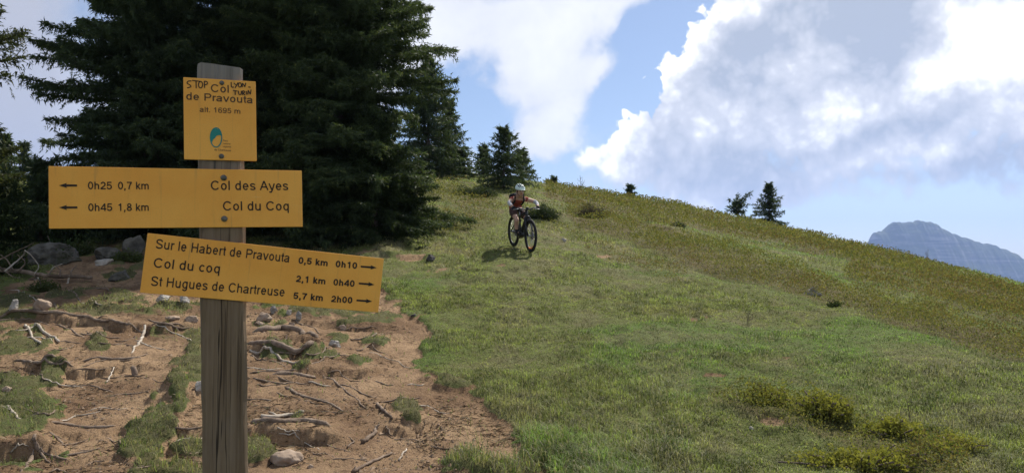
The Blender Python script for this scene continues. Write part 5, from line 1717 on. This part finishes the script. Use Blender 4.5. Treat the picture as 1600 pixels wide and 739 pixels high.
    VS = [V[pel] + Vector((0, 0, .02)), V[pel] + Vector((.03, 0, -.03))]; ES = [(0, 1)]; RS_ = [(.150, .130), (.14, .12)]
    for s_ in (-1, 1):
        hip, kx = arms[('leg', s_)][:2]
        VS.append(hip); ES.append((0, len(VS) - 1)); RS_.append(.112)
        VS.append(hip.lerp(kx, .45)); ES.append((len(VS) - 2, len(VS) - 1)); RS_.append(.098)
        VS.append(hip.lerp(kx, .78)); ES.append((len(VS) - 2, len(VS) - 1)); RS_.append(.090)
    skin_obj("shorts", VS, ES, RS_, M['shorts'], man, 0, 2)
    for s_ in (-1, 1):
        hip, kx, cf, an, hl, tt = arms[('leg', s_)]
        chain_obj("sock", [cf.lerp(an, .55), an, an.lerp(hl, .6)], [.048, .042, .043], M['dark'], man, 1)
        chain_obj("shoe", [hl + Vector((-.015, 0, .01)), hl.lerp(tt, .4) + Vector((0, 0, .008)), hl.lerp(tt, .8), tt + Vector((.025, 0, -.004))], [(.044, .046), (.046, .044), (.047, .034), (.036, .024)], M['dark'], man, 1)
    # backpack with straps
    chain_obj("backpack", [V[wst] + Vector((-.15, 0, .10)), V[chs] + Vector((-.16, 0, .12)), V[upc] + Vector((-.13, 0, .06))], [(.14, .07), (.16, .085), (.12, .06)], M['dark'], man)
    for s_ in (-1, 1):
        c = smooth_line([V[upc] + Vector((-.10, s_ * .09, .10)), V[upc] + Vector((.04, s_ * .105, .115)), V[upc] + Vector((.10, s_ * .11, -.02)), V[chs] + Vector((.085, s_ * .12, -.06)), V[wst] + Vector((.05, s_ * .125, -.02))], .03)
        bm = bmesh.new(); tube(bm, c, .019, 8); bm_obj("strap", bm, M['dark'], man)
    # helmet: shell, dark vents, chin straps
    bm = bmesh.new()
    bmesh.ops.create_uvsphere(bm, u_segments=28, v_segments=18, radius=1)
    for v in list(bm.verts):
        if v.co.z < -.12: v.co.z = -.12 + (v.co.z + .12) * .12
    for v in bm.verts:
        x, y, z = v.co
        rib = 1 + .035 * math.cos(y * 13)
        v.co = Vector((x * .138 * rib - .006, y * .112 * rib, z * .108 * rib + (.012 if x < -.4 else 0)))
    o = bm_obj("helmet", bm, M['helmet'], man); o.location = hc + Vector((-.008, 0, .062)); o.rotation_euler = (0, R(10), 0)
    for y in (-.062, -.022, .022, .062):
        bm = bmesh.new()
        pts = []
        for k in range(7):
            a = R(28 + 15 * k)
            yy = y * math.sin(min(a, 1.57)) ** .25
            f = math.sqrt(max(.05, 1 - (yy / .112) ** 2))
            pts.append((.138 * 1.0 * math.cos(a) * f - .004, yy, .108 * 1.0 * math.sin(a) * f))
        tube(bm, pts, [.004, .010, .012, .012, .012, .010, .004], 8)
        v_ = bm_obj("vent", bm, M['dark'], o)
    bm = bmesh.new()
    tube(bm, smooth_line([(.125, -.07, .005), (.185, -.04, .012), (.195, 0, .014), (.185, .04, .012), (.125, .07, .005)], .02), .012, 8, squash=.4)
    bm_obj("visor", bm, M['helmet'], o)
    bm = bmesh.new()
    for s_ in (-1, 1):
        tube(bm, smooth_line([hc + Vector((.03, s_ * .094, .035)), hc + Vector((.03, s_ * .086, -.05)), hc + Vector((.045, s_ * .02, -.105))], .02), .005, 6)
    bm_obj("chin_strap", bm, M['dark'], man)


build_cyclist()

# ---------------------------------------------------------------- ground cover nobody could count
def sample_polar(n, rg, r0=5.6, r1=52.0, p=1.55, az=(-40, 43)):
    """points in the wedge the slope fills; density falls off as r**-p"""
    q = rg.random(n)
    k = 1 - p
    r = (r0 ** k + q * (r1 ** k - r0 ** k)) ** (1 / k)
    a = np.radians(rg.uniform(az[0], az[1], n))
    return a, r


def blades(P, h, w, lean, rg, bent=True):
    """grass blades as bent tapering strips (3 triangles) or single triangles"""
    n = len(P)
    a = rg.uniform(0, 2 * math.pi, n)
    d = np.stack([np.cos(a), np.sin(a), np.zeros(n)], -1); s = np.stack([-np.sin(a), np.cos(a), np.zeros(n)], -1)
    up = np.array((0, 0, 1.0))
    h = h[:, None]; w = w[:, None]; lean = lean[:, None]
    tip = P + d * h * lean + up * h * np.sqrt(np.clip(1 - (lean * .8) ** 2, .05, 1))
    if not bent:
        return np.stack([P - s * w * .5, P + s * w * .5, tip], 1), 1
    m = P + d * h * lean * .32 + up * h * .58
    a0, a1, b0, b1 = P - s * w * .5, P + s * w * .5, m - s * w * .36, m + s * w * .36
    return np.stack([np.stack([a0, a1, b1], 1), np.stack([a0, b1, b0], 1), np.stack([b0, b1, tip], 1)], 1).reshape(-1, 3, 3), 3


def build_grass():
    rg = np.random.default_rng(5)
    T, C = [], []
    for (n, r0, r1, bent) in ((360000, 5.3, 15.0, True), (500000, 13.0, 53.0, False)):
        az, r = sample_polar(n, rg, r0, r1)
        zb = base_h(az, r)
        dirt, isle = masks(az, r, zb)
        x, y = r * np.sin(az), r * np.cos(az)
        u, v, d = project(x, y, zb)
        bl = belt(u, v, x, y)
        bare = fbm(x * 2.2, y * 2.2, 3, 81)
        keep = (rg.random(n) < (1 - dirt) ** 3 * (1 - .65 * bl) * sstep(.08, .30, bare) * (1 - .62 * sstep(.2, .8, isle))) | ((rg.random(n) < .012) & (dirt > .5))
        az, r, x, y, u, v, isle, bl = (q[keep] for q in (az, r, x, y, u, v, isle, bl))
        z = ground_h(az, r)
        m = len(x)
        tall = fbm(x * .8, y * .8, 4, 83)
        lush = sstep(560, 680, v) * sstep(620, 760, u) * sstep(1250, 1000, u)
        h = (.024 + .034 * sstep(.4, .75, tall) + .050 * lush * sstep(.35, .6, tall) + .008 * isle) * rg.uniform(.5, 1.5, m) * np.maximum(1, r / 15)
        stalk = rg.random(m) < (.010 if bent else .003)
        h = np.where(stalk, h * rg.uniform(2.0, 3.6, m), h)
        w = np.where(stalk, .55, 1.0) * np.maximum(.0042, .00050 * r) * rg.uniform(.6, 1.3, m) * (1.25 if bent else 1.6)
        lean = np.clip(rg.normal(.85, .3, m), .05, 1.22)
        tri, k = blades(np.stack([x, y, z - .004], -1), h, w, lean, rg, bent)
        c = turf_tone(x, y, u, v)
        gi = sstep(.3, .8, isle)[:, None]
        c = c * (1 - .7 * gi) + np.where(rg.random((m, 1)) < .48, np.array((.098, .128, .036)), np.array((.17, .135, .07))) * .7 * gi
        c = c * rg.uniform(.45, 1.6, (m, 1))
        c = c * (.55 + .9 * sstep(.3, .7, fbm(x * 5.5, y * 5.5, 3, 85)))[:, None]
        pale = (stalk | (rg.random(m) < .09 + .17 * lush + .06 * (bare[keep] > .55)))[:, None]
        c = np.where(pale, np.array((.30, .27, .17)) * rg.uniform(.6, 1.2, (m, 1)), c)
        T.append(tri); C.append(np.repeat(c, k, axis=0))
    o = tri_obj("meadow_grass", np.concatenate(T), np.concatenate(C), M['grass'])
    tag(o, "short green and straw coloured grass covering the slope", None, None, 'stuff')


def build_shrub_cover():
    rg = np.random.default_rng(6)
    n = 900000
    az, r = sample_polar(n, rg, 6.0, 53.0, 1.35)
    zb = base_h(az, r)
    x, y = r * np.sin(az), r * np.cos(az)
    u, v, d = project(x, y, zb)
    bl = belt(u, v, x, y)
    ext = .16 * sstep(.50, .66, fbm(x * .9, y * .9, 4, 91)) * sstep(24, 34, r)
    hm = fbm(x * 1.1, y * 1.1, 3, 92) * .6 + fbm(x * 3.4, y * 3.4, 3, 93) * .4
    dens = np.clip(bl * 1.15, 0, 1) * (.12 + .88 * sstep(.38, .52, hm)) + ext
    dirt, _ = masks(az, r, zb)
    keep = rg.random(n) < dens * (1 - dirt)
    az, r, x, y, u, v, hm, bl = (q[keep] for q in (az, r, x, y, u, v, hm, bl))
    m = len(x)
    top = (.05 + .28 * sstep(.36, .64, hm)) * (.55 + .45 * np.clip(bl, 0, 1))
    t = rg.beta(2.0, 1.0, m)
    z = ground_h(az, r) + top * t
    P = np.stack([x, y, z], -1)
    size = np.maximum(.022, .0021 * r)
    tri = leaf_quads(P, size, rg, 1.7, .35)
    kind = fbm(x * .55, y * .55, 4, 95)[:, None]
    ol, br, gr, ye = np.array((.165, .155, .042)), np.array((.160, .120, .046)), np.array((.105, .130, .038)), np.array((.225, .205, .062))
    q = rg.random((m, 1))
    c = ol * (1 - sstep(.46, .60, kind)) + br * sstep(.46, .60, kind)
    c = np.where(q < .25, gr, c); c = np.where(q > .78, ye, c)
    c = c * rg.uniform(.65, 1.3, (m, 1))
    o = tri_obj("dwarf_shrubs", tri, np.repeat(c, 2, axis=0), M['leaf'])
    tag(o, "olive and rusty dwarf shrubs growing in belts across the slope", None, None, 'stuff')


def build_litter():
    rg = np.random.default_rng(9)
    n = 75000
    az, r = sample_polar(n, rg, 5.6, 22.0, 1.3, (-34.5, 6))
    zb = base_h(az, r)
    dirt, _ = masks(az, r, zb)
    x, y = r * np.sin(az), r * np.cos(az)
    cl = fbm(x * 1.6, y * 1.6, 3, 97)
    keep = rg.random(n) < dirt * sstep(.35, .7, cl) * .55
    az, r, x, y = (q[keep] for q in (az, r, x, y))
    m = len(x)
    z = ground_h(az, r)
    a = rg.uniform(0, 6.283, m)
    ln = (.03 * rg.lognormal(0, .5, m))[:, None]; w = (.004 + .003 * rg.random(m))[:, None]
    d = np.stack([np.cos(a), np.sin(a), rg.normal(0, .18, m)], -1); s = np.stack([-np.sin(a), np.cos(a), np.zeros(m)], -1)
    P = np.stack([x, y, z + .006], -1)
    up = np.array((0, 0, 1.0))
    A, B, Cc = P - d * ln, P + d * ln, P + up * w
    tri = np.concatenate([np.stack([A - s * w, B, Cc], 1), np.stack([A + s * w, Cc, B], 1)])
    c = np.array((.085, .058, .040)) * rg.uniform(.5, 1.5, (m, 1))
    c = np.where(rg.random((m, 1)) < .25, np.array((.36, .29, .21)), c)
    o = tri_obj("trail_litter", tri, np.concatenate([c, c]), M['leaf'])
    tag(o, "needles and scraps of twig strewn over the bare earth", None, None, 'stuff')
    # small gravel and crumbs of earth
    n = 42000
    az, r = sample_polar(n, rg, 5.6, 20.0, 1.3, (-34.5, 4))
    dirt, _ = masks(az, r)
    x, y = r * np.sin(az), r * np.cos(az)
    keep = rg.random(n) < dirt * sstep(.42, .75, fbm(x * 1.1, y * 1.1, 3, 98)) * .7
    az, r, x, y = (q[keep] for q in (az, r, x, y))
    m = len(x)
    z = ground_h(az, r)
    sz = (.007 * rg.lognormal(0, .55, m))[:, None, None].clip(.004, .03)
    oc = np.array([(1, 0, 0), (0, 1, 0), (-1, 0, 0), (0, -1, 0), (0, 0, .8), (0, 0, -.5)], float)
    f = np.array([(0, 1, 4), (1, 2, 4), (2, 3, 4), (3, 0, 4)])
    Vt = oc[None] * rg.uniform(.6, 1.4, (m, 6, 1)) * sz + np.stack([x, y, z + .002], -1)[:, None]
    tri = Vt[:, f].reshape(-1, 3, 3)
    c = np.array((.27, .19, .125)) * rg.uniform(.45, 1.35, (m, 1))
    o = tri_obj("gravel", tri, np.repeat(c, 4, axis=0), M['leaf_dry'])
    tag(o, "small stones and crumbs of earth on the trail", None, None, 'stuff')


M['leaf_dry'] = leafy("gravel_crumbs", .0, .9, .1)
build_grass()
build_shrub_cover()
build_litter()

# ---------------------------------------------------------------- the air between here and the far mountain
def build_haze():
    m = bpy.data.materials.new("thin_mountain_haze")
    m.use_nodes = True
    t = NT(m.node_tree)
    v = t.n('ShaderNodeVolumePrincipled', {'Color': (.36, .51, .91, 1), 'Density': HAZE, 'Anisotropy': .25})
    o_ = t.n('ShaderNodeOutputMaterial')
    t.t.links.new(v.outputs[0], o_.inputs['Volume'])
    bm = bmesh.new()
    box(bm, (0, 0, 145), (20000, 20000, 1140))
    o = bm_obj("haze", bm, m, smooth=False)
    tag(o, "thin blue haze in the air", None, None, 'stuff')


HAZE = 0.95e-4
build_haze()
